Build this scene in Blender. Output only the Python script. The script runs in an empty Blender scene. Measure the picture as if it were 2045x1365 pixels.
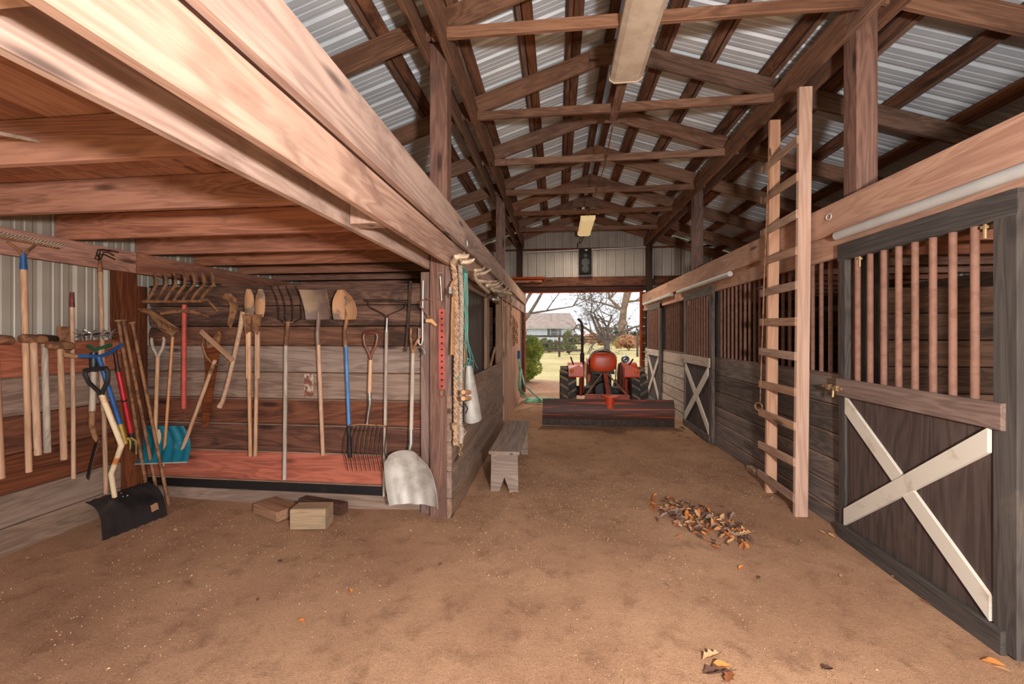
import bpy, math, random
from mathutils import Vector, Matrix
random.seed(7)
R = math.radians
S = bpy.context.scene
COL = S.collection
# ---------------------------------------------------------------- camera, sky, lights, exposure
FPX, CX, HY, CH = 822.0, 1022.5, 668.0, 1.5
TH = math.atan(91.5 / FPX)
cam = bpy.data.cameras.new('camera'); camo = bpy.data.objects.new('camera', cam); COL.objects.link(camo)
cam.sensor_fit = 'HORIZONTAL'; cam.sensor_width = 36.0; cam.lens = 36.0 * FPX / 2045.0
cam.shift_y = -(682.5 - HY) / 2045.0
cam.clip_start = 0.02; cam.clip_end = 600
camo.location = (0, 0, CH); camo.rotation_euler = (R(90), 0, TH)
S.camera = camo
S.view_settings.view_transform = 'Standard'; S.view_settings.look = 'None'
S.view_settings.gamma = 1.0; S.view_settings.use_curve_mapping = False
S.view_settings.exposure = 0.3
w = bpy.data.worlds.new('overcast_sky'); S.world = w; w.use_nodes = True
wn = w.node_tree.nodes; wl = w.node_tree.links
bg = wn['Background']; bg.inputs['Strength'].default_value = 1.9
tc = wn.new('ShaderNodeTexCoord'); nz = wn.new('ShaderNodeTexNoise'); nz.inputs['Scale'].default_value = 2.2
nz.inputs['Detail'].default_value = 4
cr = wn.new('ShaderNodeValToRGB'); cr.color_ramp.elements[0].position = .35; cr.color_ramp.elements[1].position = .7
cr.color_ramp.elements[0].color = (.80, .85, .93, 1); cr.color_ramp.elements[1].color = (.97, .97, .96, 1)
wl.new(tc.outputs['Generated'], nz.inputs['Vector']); wl.new(nz.outputs['Fac'], cr.inputs['Fac']); wl.new(cr.outputs['Color'], bg.inputs['Color'])
def light(name, typ, loc, energy, color=(1, 1, 1), rot=(0, 0, 0), **kw):
    l = bpy.data.lights.new(name, typ); l.energy = energy; l.color = color
    for k, v in kw.items(): setattr(l, k, v)
    o = bpy.data.objects.new(name, l); COL.objects.link(o); o.location = loc; o.rotation_euler = rot
    return o
light('hazy_sun', 'SUN', (0, 30, 30), 0.8, (1, .95, .86), (R(-38), R(6), 0), angle=R(12))
# the photographer's flash, held a little above and to the side of the camera
light('camera_flash', 'POINT', (.72, -.5, 1.62), 560, (1, .98, .95), shadow_soft_size=.10)

# ---------------------------------------------------------------- pixel -> place
_s, _c = math.sin(TH), math.cos(TH)
def ray(x, y):
    u = (x - CX) / FPX
    return Vector((u * _c - _s, u * _s + _c, -(y - HY) / FPX))
C0 = Vector((0, 0, CH))
def PX(x, y, X): r = ray(x, y); return C0 + r * (X / r.x)
def PY(x, y, Y): r = ray(x, y); return C0 + r * (Y / r.y)
def PZ(x, y, Z=0.0): r = ray(x, y); return C0 + r * ((Z - CH) / r.z)

# ---------------------------------------------------------------- materials
def srgb(c):
    return tuple(((v / 255) / 12.92 if v / 255 <= .04045 else ((v / 255 + .055) / 1.055) ** 2.4) for v in c) + (1,)
class NT:
    def __init__(s, name):
        s.m = bpy.data.materials.new(name); s.m.use_nodes = True
        s.n = s.m.node_tree.nodes; s.l = s.m.node_tree.links; s.b = s.n['Principled BSDF']
    def node(s, t, **kw):
        n = s.n.new('ShaderNode' + t)
        for k, v in kw.items():
            if k in n.inputs: s.put(n.inputs[k], v)
            else: setattr(n, k, v)
        return n
    def put(s, i, v):
        if hasattr(v, 'is_output'): s.l.new(v, i)
        else: i.default_value = v
    def math(s, op, a, b=0.0, c=None):
        n = s.n.new('ShaderNodeMath'); n.operation = op; s.put(n.inputs[0], a); s.put(n.inputs[1], b)
        if c is not None: s.put(n.inputs[2], c)
        return n.outputs[0]
    def mix(s, f, a, b, mode='MIX'):
        n = s.n.new('ShaderNodeMix'); n.data_type = 'RGBA'; n.blend_type = mode
        s.put(n.inputs['Factor'], f); s.put(n.inputs[6], a); s.put(n.inputs[7], b); return n.outputs[2]
    def noise(s, v, sc, det=3, ro=.5, dist=0):
        n = s.n.new('ShaderNodeTexNoise'); s.l.new(v, n.inputs['Vector'])
        n.inputs['Scale'].default_value = sc; n.inputs['Detail'].default_value = det
        n.inputs['Roughness'].default_value = ro; n.inputs['Distortion'].default_value = dist; return n.outputs['Fac']
    def mapv(s, v, sc):
        n = s.n.new('ShaderNodeMapping'); s.l.new(v, n.inputs['Vector']); n.inputs['Scale'].default_value = sc; return n.outputs[0]
    def ramp(s, f, lo, hi):
        n = s.n.new('ShaderNodeMapRange'); n.interpolation_type = 'SMOOTHSTEP'
        s.put(n.inputs['Value'], f); n.inputs['From Min'].default_value = lo; n.inputs['From Max'].default_value = hi; return n.outputs[0]
    def bump(s, hgt, st, dist=.01):
        n = s.n.new('ShaderNodeBump'); s.l.new(hgt, n.inputs['Height']); n.inputs['Strength'].default_value = st
        n.inputs['Distance'].default_value = dist; s.l.new(n.outputs[0], s.b.inputs['Normal'])
    def obj_v(s):
        t = s.n.new('ShaderNodeTexCoord'); i = s.n.new('ShaderNodeObjectInfo')
        c = s.n.new('ShaderNodeCombineXYZ')
        for k, f in enumerate((37., 61., 23.)): s.put(c.inputs[k], s.math('MULTIPLY', i.outputs['Random'], f))
        a = s.n.new('ShaderNodeVectorMath'); a.operation = 'ADD'; s.l.new(t.outputs['Object'], a.inputs[0]); s.l.new(c.outputs[0], a.inputs[1])
        return a.outputs[0], i.outputs['Random']
def wood(name, c1, c2, c3=None, stain=0., rough=.82, gs=1., vary=.22, knot=.8, sat=1.):
    """c1 early wood, c2 late wood, c3 weathering with shapes of its own; grain runs along the piece's local x"""
    t = NT(name); v, rnd = t.obj_v()
    A = t.noise(t.mapv(v, (.55 * gs, 5.5 * gs, 5.5 * gs)), 1, 3, .5, .9)
    B = t.noise(t.mapv(v, (4 * gs, 75 * gs, 75 * gs)), 1, 3, .6)
    ring = t.math('MULTIPLY_ADD', t.math('SINE', t.math('MULTIPLY', A, 70.)), .5, .5)
    fac = t.math('ADD', t.math('MULTIPLY', ring, .22), t.math('ADD', t.math('MULTIPLY', B, .55), t.math('MULTIPLY', t.ramp(A, .3, .7), .25)))
    col = t.mix(t.ramp(fac, .24, .80), srgb(c1), srgb(c2))
    if knot:
        vo = t.node('TexVoronoi'); t.l.new(t.mapv(v, (1.3, 5.5, 5.5)), vo.inputs['Vector']); vo.inputs['Scale'].default_value = 1
        k = t.math('SUBTRACT', 1.0, t.ramp(vo.outputs['Distance'], .05, .17))
        col = t.mix(t.math('MULTIPLY', k, knot), col, srgb(tuple(x * .42 for x in c2)))
    if c3:
        st = t.ramp(t.noise(t.mapv(v, (1.6, 4, 4)), 1, 5, .65, .4), .62 - .35 * stain, .85 - .3 * stain)
        col = t.mix(t.math('MULTIPLY', st, .85), col, srgb(c3))
    hv = t.node('HueSaturation'); t.l.new(col, hv.inputs['Color'])
    t.put(hv.inputs['Value'], t.math('MULTIPLY_ADD', rnd, vary * 2, 1 - vary))
    t.put(hv.inputs['Saturation'], t.math('MULTIPLY_ADD', t.math('FRACT', t.math('MULTIPLY', rnd, 7.3)), .22 * sat, .78 * sat))
    t.l.new(hv.outputs[0], t.b.inputs['Base Color']); t.b.inputs['Roughness'].default_value = rough
    t.b.inputs['Specular IOR Level'].default_value = .25
    t.bump(t.math('ADD', B, t.math('MULTIPLY', ring, .2)), .2, .003)
    return t.m
def plain(name, c, rough=.6, metal=0., c2=None, sc=8., lo=.42, hi=.62, bump=.1, spec=.4):
    t = NT(name); v, rnd = t.obj_v()
    n = t.noise(v, sc, 6, .62, .3)
    col = t.mix(t.ramp(n, lo, hi), srgb(c), srgb(c2 if c2 else tuple(x * .82 for x in c)))
    t.l.new(col, t.b.inputs['Base Color']); t.b.inputs['Roughness'].default_value = rough; t.b.inputs['Metallic'].default_value = metal
    t.b.inputs['Specular IOR Level'].default_value = spec
    if bump: t.bump(n, bump, .004)
    return t.m
M = {}
M['fir'] = wood('fresh_fir', (184, 136, 106), (146, 98, 72), (108, 66, 48), .34, gs=.8, vary=.06, sat=.8)
M['joist'] = wood('joist_pine', (178, 108, 72), (134, 70, 44), (104, 52, 34), .25, vary=.16, sat=.9)
M['deck'] = wood('loft_deck', (186, 118, 78), (146, 82, 50), (120, 66, 42), .2, vary=.15, sat=.85)
M['truss'] = wood('truss_timber', (138, 96, 72), (98, 64, 46), (76, 50, 38), .3, vary=.2)
M['purlin'] = wood('purlin_timber', (134, 82, 50), (92, 52, 28), (46, 24, 12), .5, vary=.2)
M['post'] = wood('post_timber', (136, 88, 66), (98, 60, 44), (80, 56, 48), .3, vary=.12, sat=.82)
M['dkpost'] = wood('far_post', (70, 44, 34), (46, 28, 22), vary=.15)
M['tw_brown'] = wood('board_brown', (116, 66, 42), (72, 38, 24), (50, 30, 22), .35, vary=.16, sat=1.1)
M['tw_rb'] = wood('board_red_brown', (166, 94, 62), (118, 60, 36), (84, 48, 32), .35, vary=.05)
M['tw_grey'] = wood('board_grey', (150, 124, 108), (108, 84, 72), (92, 70, 60), .2, vary=.1)
M['tw_red'] = wood('board_red', (178, 84, 50), (134, 58, 32), (104, 46, 28), .15, vary=.04, sat=1.08)
M['tw_log'] = wood('board_slab', (132, 86, 62), (86, 52, 36), (46, 30, 24), .6, vary=.12)
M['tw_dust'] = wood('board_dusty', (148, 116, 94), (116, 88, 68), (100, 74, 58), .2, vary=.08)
M['stall_dark'] = wood('stall_board_dark', (122, 106, 96), (84, 72, 65), (66, 55, 50), .3, vary=.2)
M['stall_grey_daylit'] = wood('stall_board_grey_daylit', (214, 194, 176), (176, 156, 140), (136, 118, 106), .2, vary=.12)  # far boards coloured paler to stand in for daylight from the doorway
M['door_black'] = wood('door_frame_black', (80, 71, 65), (56, 49, 45), (96, 82, 70), .12, vary=.08, knot=.4)
M['door_brown'] = wood('door_plywood', (86, 68, 60), (62, 48, 42), (98, 76, 62), .12, vary=.05, knot=0, gs=.7)
M['rail'] = wood('door_rail', (142, 112, 98), (110, 84, 72), (82, 64, 56), .2, vary=.12)
M['white'] = plain('chalky_white_paint', (208, 196, 180), .7, c2=(178, 158, 136), sc=5, lo=.55, hi=.75)
M['ladder'] = wood('ladder_wood', (200, 152, 120), (172, 122, 92), vary=.05, gs=.7, knot=.5)
M['rung'] = wood('ladder_rung', (176, 134, 104), (142, 104, 78), (118, 86, 66), .2, vary=.14)
M['hdr'] = wood('header_wood', (196, 142, 108), (164, 108, 78), (140, 88, 64), .2, vary=.08)
M['bar'] = plain('rusty_bar', (132, 94, 78), .8, c2=(118, 82, 66), sc=14)
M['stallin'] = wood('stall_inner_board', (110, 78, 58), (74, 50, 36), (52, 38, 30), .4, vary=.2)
M['bench'] = wood('bench_wood', (152, 126, 108), (120, 96, 80), (104, 84, 72), .2, vary=.08)
M['handle'] = wood('ash_handle', (202, 156, 118), (168, 122, 88), (146, 100, 66), .25, vary=.14, knot=0, gs=2, rough=.6)
M['handle_or'] = wood('varnished_handle', (206, 134, 66), (172, 100, 44), vary=.05, knot=0, gs=2, rough=.45)
M['handle_gr'] = wood('weathered_handle', (186, 168, 150), (146, 126, 110), vary=.1, knot=0, gs=2)
M['red_wood'] = plain('red_painted_wood', (184, 74, 62), .55, c2=(150, 62, 50), sc=6)
M['brgrip'] = plain('brown_enamel', (112, 60, 44), .4, c2=(84, 46, 36))
M['rust'] = plain('rust_steel', (152, 108, 76), .75, .2, c2=(104, 70, 50), sc=14)
M['iron'] = plain('dark_iron', (52, 46, 44), .55, .6, c2=(78, 58, 46), sc=18)
M['steel'] = plain('worn_steel', (176, 172, 168), .38, .8, c2=(130, 124, 118), sc=6, bump=.04)
M['alu'] = plain('scoop_aluminium', (214, 208, 200), .42, .5, c2=(176, 168, 158), sc=3, bump=.06)
M['tan_steel'] = plain('dirty_blade', (176, 132, 98), .7, .2, c2=(112, 92, 80), sc=5, lo=.5, hi=.6)
M['purple_steel'] = plain('old_blade', (118, 96, 90), .6, .3, c2=(142, 118, 96), sc=7)
M['blackpl'] = plain('black_plastic', (26, 25, 26), .45, c2=(40, 38, 37), sc=5, spec=.5)
M['greyblk'] = plain('scuffed_black_plastic', (44, 40, 40), .4, c2=(26, 24, 24), sc=4, spec=.5)
M['teal'] = plain('teal_plastic', (22, 104, 122), .4, c2=(92, 136, 146), sc=6, lo=.6, hi=.75, spec=.5)
M['blue'] = plain('blue_paint', (44, 92, 152), .45, c2=(34, 78, 134))
M['bluelt'] = plain('blue_fibreglass', (72, 124, 178), .45, c2=(60, 108, 160))
M['redpl'] = plain('red_metal', (190, 30, 46), .35, c2=(170, 24, 38))
M['yellow'] = plain('yellow_zinc', (184, 154, 78), .45, .5)
M['cream'] = plain('cream_paint_rust', (222, 196, 160), .55, c2=(190, 116, 62), sc=5, lo=.5, hi=.62)
M['green'] = plain('green_plastic', (40, 96, 66), .5)
M['dkred'] = plain('maroon_grip', (112, 42, 48), .55)
M['redstrip'] = plain('red_strip_steel', (166, 76, 64), .65, c2=(134, 62, 52), sc=10)
M['twine'] = plain('teal_twine', (104, 172, 160), .7)
M['hose'] = plain('garden_hose', (156, 208, 182), .5, c2=(82, 150, 122))
M['rope'] = plain('hemp_rope', (180, 146, 116), .9, c2=(140, 108, 84), sc=30)
M['rope2'] = plain('cotton_rope', (170, 152, 136), .9, c2=(140, 124, 110), sc=30)
M['leather'] = plain('dry_leather', (202, 152, 108), .7, c2=(170, 122, 84), sc=6)
M['dkleather'] = plain('dark_leather', (74, 54, 46), .6)
M['jug'] = plain('white_plastic', (176, 170, 162), .5, c2=(154, 146, 138))
M['antler'] = plain('antler_bone', (206, 182, 156), .6, c2=(160, 128, 104), sc=8)
M['galv'] = plain('galvanised', (196, 192, 188), .5, .2, c2=(188, 184, 180), sc=3, bump=.02)
M['brass'] = plain('brass_hardware', (176, 144, 104), .5, .6)
M['orange'] = plain('tractor_orange', (216, 74, 32), .38, c2=(190, 62, 30), sc=4, spec=.5)
M['dkorange'] = plain('faded_orange', (150, 58, 36), .55, c2=(120, 48, 32), sc=5)
M['tyre'] = plain('tyre_rubber', (54, 49, 46), .85, c2=(76, 68, 60), sc=5)
M['tread'] = plain('pale_tread', (132, 114, 94), .9, c2=(98, 84, 72), sc=7)  # lugs coloured paler than the tyre
M['engine'] = plain('engine_black', (42, 40, 40), .6, .3, c2=(66, 60, 56))
M['chrome'] = plain('seat_chrome', (200, 200, 202), .25, .9)
M['amber'] = plain('amber_lens', (240, 120, 40), .3)
M['fixture'] = plain('fixture_enamel', (206, 186, 166), .5, c2=(192, 170, 150))
M['fixyel'] = plain('fixture_yellowed', (224, 196, 132), .5, c2=(216, 186, 120))
M['speaker'] = plain('speaker_black', (22, 21, 22), .85, spec=.2)
M['cone'] = plain('speaker_cone', (46, 45, 46), .7)
M['black_felt'] = plain('tar_black', (28, 24, 24), .5, c2=(60, 50, 42), sc=12, lo=.6, hi=.75)
M['blk_a'] = wood('block_grey', (168, 140, 108), (136, 110, 84), (120, 108, 84), .3, vary=.04, knot=0, gs=1.6)
M['blk_b'] = wood('block_dark', (92, 58, 44), (62, 38, 30), vary=.04, knot=0)
M['blk_c'] = wood('block_brown', (166, 120, 84), (130, 88, 58), (104, 66, 46), .3, vary=.04, knot=0)
def sheet_metal(name, c, c2, rough=.42, metal=.35):
    t = NT(name); v, rnd = t.obj_v()
    n = t.noise(v, 1.6, 3, .5)
    col = t.mix(t.ramp(n, .35, .7), srgb(c), srgb(c2))
    t.l.new(col, t.b.inputs['Base Color']); t.b.inputs['Roughness'].default_value = rough; t.b.inputs['Metallic'].default_value = metal
    return t.m
M['roofmetal'] = sheet_metal('roof_steel', (216, 220, 226), (200, 205, 212), .5, .15)
M['sidemetal'] = sheet_metal('siding_steel', (168, 158, 146), (150, 140, 128), .5, .15)
M['gablemetal'] = sheet_metal('gable_steel', (172, 162, 154), (156, 146, 138), .5, .1)
def soil():
    t = NT('stone_dust'); tcn = t.n.new('ShaderNodeTexCoord'); v = tcn.outputs['Object']
    big = t.noise(v, .9, 6, .6, .3); mid = t.noise(v, 6, 6, .65, .2); fine = t.noise(v, 90, 3, .7)
    col = t.mix(t.ramp(big, .3, .75), srgb((184, 142, 110)), srgb((150, 110, 84)))
    col = t.mix(t.math('MULTIPLY', t.ramp(mid, .48, .74), .62), col, srgb((116, 80, 60)))
    vo = t.node('TexVoronoi'); t.l.new(v, vo.inputs['Vector']); vo.inputs['Scale'].default_value = 120
    sp = t.math('SUBTRACT', 1., t.ramp(vo.outputs['Distance'], .12, .3))
    wn_ = t.n.new('ShaderNodeSeparateColor'); t.l.new(vo.outputs['Color'], wn_.inputs[0])
    light_ = t.math('MULTIPLY', sp, t.ramp(wn_.outputs[0], .62, .72)); dark_ = t.math('MULTIPLY', sp, t.ramp(wn_.outputs[1], .74, .8))
    col = t.mix(t.math('MULTIPLY', light_, .85), col, srgb((226, 190, 152)))
    col = t.mix(t.math('MULTIPLY', dark_, .6), col, srgb((84, 60, 48)))
    col = t.mix(t.math('MULTIPLY', t.ramp(fine, .45, .7), .35), col, srgb((108, 74, 54)))
    t.l.new(col, t.b.inputs['Base Color']); t.b.inputs['Roughness'].default_value = .95; t.b.inputs['Specular IOR Level'].default_value = .15
    gr = t.noise(v, 260, 2, .6)
    t.bump(t.math('ADD', gr, t.math('ADD', t.math('MULTIPLY', mid, 3.), t.math('MULTIPLY', sp, 1.2))), .55, .008)
    return t.m
M['soil'] = soil()
def turf():
    t = NT('winter_lawn'); tcn = t.n.new('ShaderNodeTexCoord'); v = tcn.outputs['Object']
    a = t.noise(v, .35, 6, .6); b = t.noise(v, 3, 6, .7); c_ = t.noise(v, 30, 3, .7)
    col = t.mix(t.ramp(a, .35, .65), srgb((196, 180, 132)), srgb((176, 160, 112)))
    col = t.mix(t.math('MULTIPLY', t.ramp(b, .5, .7), .55), col, srgb((168, 132, 94)))
    col = t.mix(t.math('MULTIPLY', t.ramp(c_, .45, .7), .35), col, srgb((128, 112, 68)))
    t.l.new(col, t.b.inputs['Base Color']); t.b.inputs['Roughness'].default_value = 1; t.b.inputs['Specular IOR Level'].default_value = .1
    t.bump(c_, .6, .05); return t.m
M['turf'] = turf()

# ---------------------------------------------------------------- mesh helpers
class MB:
    def __init__(s): s.v = []; s.f = []
    def add(s, vs, fs):
        k = len(s.v); s.v += [Vector(p) for p in vs]; s.f += [tuple(i + k for i in f) for f in fs]; return s
    def box(s, c, d, m=None):
        c = Vector(c); hx, hy, hz = d[0] / 2, d[1] / 2, d[2] / 2
        vs = [Vector((x, y, z)) for x in (-hx, hx) for y in (-hy, hy) for z in (-hz, hz)]
        if m: vs = [m @ p for p in vs]
        return s.add([c + p for p in vs], [(0, 1, 3, 2), (4, 6, 7, 5), (0, 4, 5, 1), (2, 3, 7, 6), (0, 2, 6, 4), (1, 5, 7, 3)])
    def tube(s, pts, r, n=8, caps=True):
        pts = [Vector(p) for p in pts]; k = len(pts)
        rs = r if isinstance(r, (list, tuple)) else [r] * k
        t0 = (pts[1] - pts[0]).normalized()
        u = t0.orthogonal().normalized(); vs = []; fs = []
        for i in range(k):
            t = ((pts[min(i + 1, k - 1)] - pts[i]).normalized() + (pts[i] - pts[max(i - 1, 0)]).normalized()).normalized() if 0 < i < k - 1 else (pts[min(i + 1, k - 1)] - pts[max(i - 1, 0)]).normalized()
            u = (u - t * u.dot(t)); u = u.normalized() if u.length > 1e-6 else t.orthogonal().normalized()
            b = t.cross(u)
            vs += [pts[i] + (u * math.cos(2 * math.pi * j / n) + b * math.sin(2 * math.pi * j / n)) * rs[i] for j in range(n)]
        for i in range(k - 1):
            for j in range(n):
                a, b_ = i * n + j, i * n + (j + 1) % n; fs.append((a, b_, b_ + n, a + n))
        if caps: fs += [tuple(range(n))[::-1], tuple(range((k - 1) * n, k * n))]
        return s.add(vs, fs)
    def prism(s, poly, axis_o, ux, uy, th):
        """a flat outline (list of 2d points) set at axis_o on unit axes ux, uy, given the thickness th"""
        ux, uy = Vector(ux), Vector(uy); nrm = ux.cross(uy).normalized(); o = Vector(axis_o); n = len(poly)
        vs = [o + ux * a + uy * b - nrm * th / 2 for a, b in poly] + [o + ux * a + uy * b + nrm * th / 2 for a, b in poly]
        fs = [tuple(range(n))[::-1], tuple(range(n, 2 * n))] + [(i, (i + 1) % n, (i + 1) % n + n, i + n) for i in range(n)]
        return s.add(vs, fs)
    def flat(s, pts, th, nrm):
        """an outline given as 3d points, extruded by th along nrm"""
        nrm = Vector(nrm).normalized() * th; n = len(pts)
        return s.add([Vector(p) for p in pts] + [Vector(p) + nrm for p in pts], [tuple(range(n))[::-1], tuple(range(n, 2 * n))] + [(i, (i + 1) % n, (i + 1) % n + n, i + n) for i in range(n)])
    def sheet(s, f, nu, nv, th=0., close=None):
        vs = [Vector(f(i / nu, j / nv)) for i in range(nu + 1) for j in range(nv + 1)]; W = nv + 1
        fs = [(i * W + j, (i + 1) * W + j, (i + 1) * W + j + 1, i * W + j + 1) for i in range(nu) for j in range(nv)]
        if th:
            k = len(vs); nr = [Vector() for _ in vs]
            for q in fs:
                n_ = (vs[q[1]] - vs[q[0]]).cross(vs[q[2]] - vs[q[0]])
                for a in q: nr[a] += n_
            vs2 = [p + (n_.normalized() * th if n_.length > 0 else Vector()) for p, n_ in zip(vs, nr)]
            fs2 = [tuple(a + k for a in q[::-1]) for q in fs]
            ed = []
            for i in range(nu): ed += [(i * W, (i + 1) * W), ((i + 1) * W + nv, i * W + nv)]
            for j in range(nv): ed += [(j + 1, j), (nu * W + j, nu * W + j + 1)]
            s.add(vs + vs2, fs + fs2 + [(a, b, b + k, a + k)[::-1] for a, b in ed])
        else: s.add(vs, fs)
        return s
    def ball(s, c, r, nu=12, nv=8):
        c = Vector(c); r = r if isinstance(r, (tuple, list)) else (r, r, r); vs = []; fs = []
        for i in range(nv + 1):
            for j in range(nu):
                a, b = math.pi * i / nv, 2 * math.pi * j / nu
                vs.append(c + Vector((r[0] * math.sin(a) * math.cos(b), r[1] * math.sin(a) * math.sin(b), r[2] * math.cos(a))))
        for i in range(nv):
            for j in range(nu): fs.append((i * nu + j, (i + 1) * nu + j, (i + 1) * nu + (j + 1) % nu, i * nu + (j + 1) % nu))
        return s.add(vs, fs)
    def lathe(s, prof, o, ax, n=20):
        """prof: list of (radius, distance along ax)"""
        o = Vector(o); ax = Vector(ax).normalized(); u = ax.orthogonal().normalized(); b = ax.cross(u); vs = []; fs = []
        for r, d in prof: vs += [o + ax * d + (u * math.cos(2 * math.pi * j / n) + b * math.sin(2 * math.pi * j / n)) * r for j in range(n)]
        for i in range(len(prof) - 1):
            for j in range(n): fs.append((i * n + j, i * n + (j + 1) % n, (i + 1) * n + (j + 1) % n, (i + 1) * n + j))
        return s.add(vs, fs)
    def ring(s, c, ax, R_, r, n=18, k=6, a0=0., a1=2 * math.pi):
        c = Vector(c); ax = Vector(ax).normalized(); u = ax.orthogonal().normalized(); b = ax.cross(u)
        pts = [c + (u * math.cos(a0 + (a1 - a0) * i / n) + b * math.sin(a0 + (a1 - a0) * i / n)) * R_ for i in range(n + 1)]
        return s.tube(pts, r, k)
def obj(name, mb, mat, parent=None, smooth=False, origin=None):
    o_ = Vector(origin) if origin is not None else (sum(mb.v, Vector()) / len(mb.v))
    me = bpy.data.meshes.new(name); me.from_pydata([p - o_ for p in mb.v], [], mb.f); me.validate()
    if smooth:
        me.polygons.foreach_set('use_smooth', [True] * len(me.polygons))
        try: me.set_sharp_from_angle(angle=R(42))
        except Exception: pass
    me.materials.append(M[mat] if isinstance(mat, str) else mat)
    o = bpy.data.objects.new(name, me); COL.objects.link(o); o.location = o_
    if parent: attach(o, parent)
    return o
WM = {}
def attach(o, parent):
    o.parent = parent; o.matrix_parent_inverse = Matrix.Translation(WM[parent.name]).inverted()
def root(name, loc, label, cat, group=None, kind=None):
    o = bpy.data.objects.new(name, None); COL.objects.link(o); o.location = loc; o.empty_display_size = .1
    WM[o.name] = Vector(loc); tag(o, label, cat, group, kind); return o
def tag(o, label, cat, group=None, kind=None):
    o['label'] = label; o['category'] = cat
    if group: o['group'] = group
    if kind: o['kind'] = kind
    return o
def sub(o, parent):          # a sub-part: parent is a mesh part that itself sits under a root
    o.parent = parent; m = Matrix.Translation(WMP(parent)); o.matrix_parent_inverse = m.inverted(); return o
def WMP(p): return Vector(p.location)
def board(name, a, b, w_, t_, up, mat, parent=None, ch=.004, subof=None, edge=None):
    """a sawn board from a to b: w_ wide along up, t_ thick across, arrises eased; local x runs along the grain"""
    a, b = Vector(a), Vector(b); X = (b - a); L = X.length; X.normalize()
    Z = Vector(up); Z = (Z - X * Z.dot(X)).normalized(); Yv = Z.cross(X)
    c = min(ch, t_ / 4, w_ / 4); y, z = t_ / 2, w_ / 2
    sec = [(-y + c, -z), (y - c, -z), (y, -z + c), (y, z - c), (y - c, z), (-y + c, z), (-y, z - c), (-y, -z + c)]
    vs = [(sx * L / 2, p, q) for sx in (-1, 1) for p, q in sec]
    fs = [tuple(range(8))[::-1], tuple(range(8, 16))] + [(i, (i + 1) % 8, (i + 1) % 8 + 8, i + 8) for i in range(8)]
    me = bpy.data.meshes.new(name); me.from_pydata(vs, [], fs); me.materials.append(M[mat])
    if edge:                 # the top edge takes a second board colour
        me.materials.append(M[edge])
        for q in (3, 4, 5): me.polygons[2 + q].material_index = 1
    o = bpy.data.objects.new(name, me); COL.objects.link(o)
    Mx = Matrix((X, Yv, Z)).transposed().to_4x4(); Mx.translation = (a + b) / 2
    o.matrix_world = Mx
    if parent: attach(o, parent)
    if subof is not None:
        o.parent = subof; o.matrix_parent_inverse = subof.matrix_basis.inverted()
    return o

# ---------------------------------------------------------------- the building
YE, YB = 10.72, -.55            # far gable, open near end
RXc, RZ, SL = .63, 4.62, 1 / 3  # ridge line, top of rafters, pitch
XL, XR = -3.80, 5.06            # outer walls
YPOST = (3.31, 6.97, 10.56)
def rz(X, dz=0.): return RZ + dz - SL * abs(X - RXc)

# floor ------------------------------------------------------------
def fz(x, y):
    return .010 * math.sin(x * 2.1 + y * .7) + .008 * math.sin(x * .9 - y * 1.9 + 1) + .004 * math.sin(x * 5.3 + y * 4.1) - .012
mb = MB(); mb.sheet(lambda u, v: (XL - .1 + (XR - XL + .2) * v, YB - .5 + (YE + .6 - YB + .5) * u, fz(XL + (XR - XL) * v, YB + (YE - YB) * u)), 150, 90)
fl = obj('floor', mb, 'soil', smooth=True, origin=(0, 0, 0)); tag(fl, 'brown stone dust floor of the barn', 'floor', kind='structure')
mb = MB(); mb.sheet(lambda u, v: (-160 + 320 * u, -60 + 300 * v, -.06 + (-.0 if v < .25 else 0)), 4, 4)
lw = obj('lawn', mb, 'turf', origin=(0, 0, 0)); tag(lw, 'pale winter lawn outside the far doorway', 'lawn', kind='structure')

# corrugated sheets ---------------------------------------------------
def rib_profile(wd):
    """(offset across, height) of one steel sheet: high ribs every 229 mm with low ones between"""
    p = []; n = round(wd / .2286)
    for i in range(n):
        o_ = i * .2286
        p += [(o_, 0), (o_ + .018, .019), (o_ + .042, .019), (o_ + .06, 0), (o_ + .108, 0), (o_ + .114, .004), (o_ + .126, .004), (o_ + .132, 0), (o_ + .165, 0), (o_ + .171, .004), (o_ + .183, .004), (o_ + .189, 0)]
    p.append((n * .2286, 0)); return p
def metal_sheet(name, o_, along, across, nrm, length, wd, mat, parent):
    pr = rib_profile(wd); o_, along, across, nrm = Vector(o_), Vector(along), Vector(across), Vector(nrm)
    mb = MB(); n = len(pr)
    vs = [o_ + across * a + nrm * b for a, b in pr]
    ln = length if callable(length) else (lambda a: length)
    vs += [o_ + across * a + nrm * b + along * ln(a) for a, b in pr]
    mb.add(vs, [(i, i + 1, i + 1 + n, i + n) for i in range(n - 1)])
    return obj(name, mb, mat, parent)
ceil = root('ceiling', (RXc, 4, RZ), 'corrugated steel roof on timber trusses', 'roof', kind='structure')
for sd in (-1, 1):
    al = Vector((sd, 0, -SL)).normalized(); up = Vector((sd * SL, 0, 1)).normalized()
    y = YB - .4
    while y < YE + .3:
        metal_sheet('roof_panel', Vector((RXc + sd * .05, y, RZ + .105)), al, Vector((0, 1, 0)), up, 4.85, .9144, 'roofmetal', ceil); y += .9144
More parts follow.
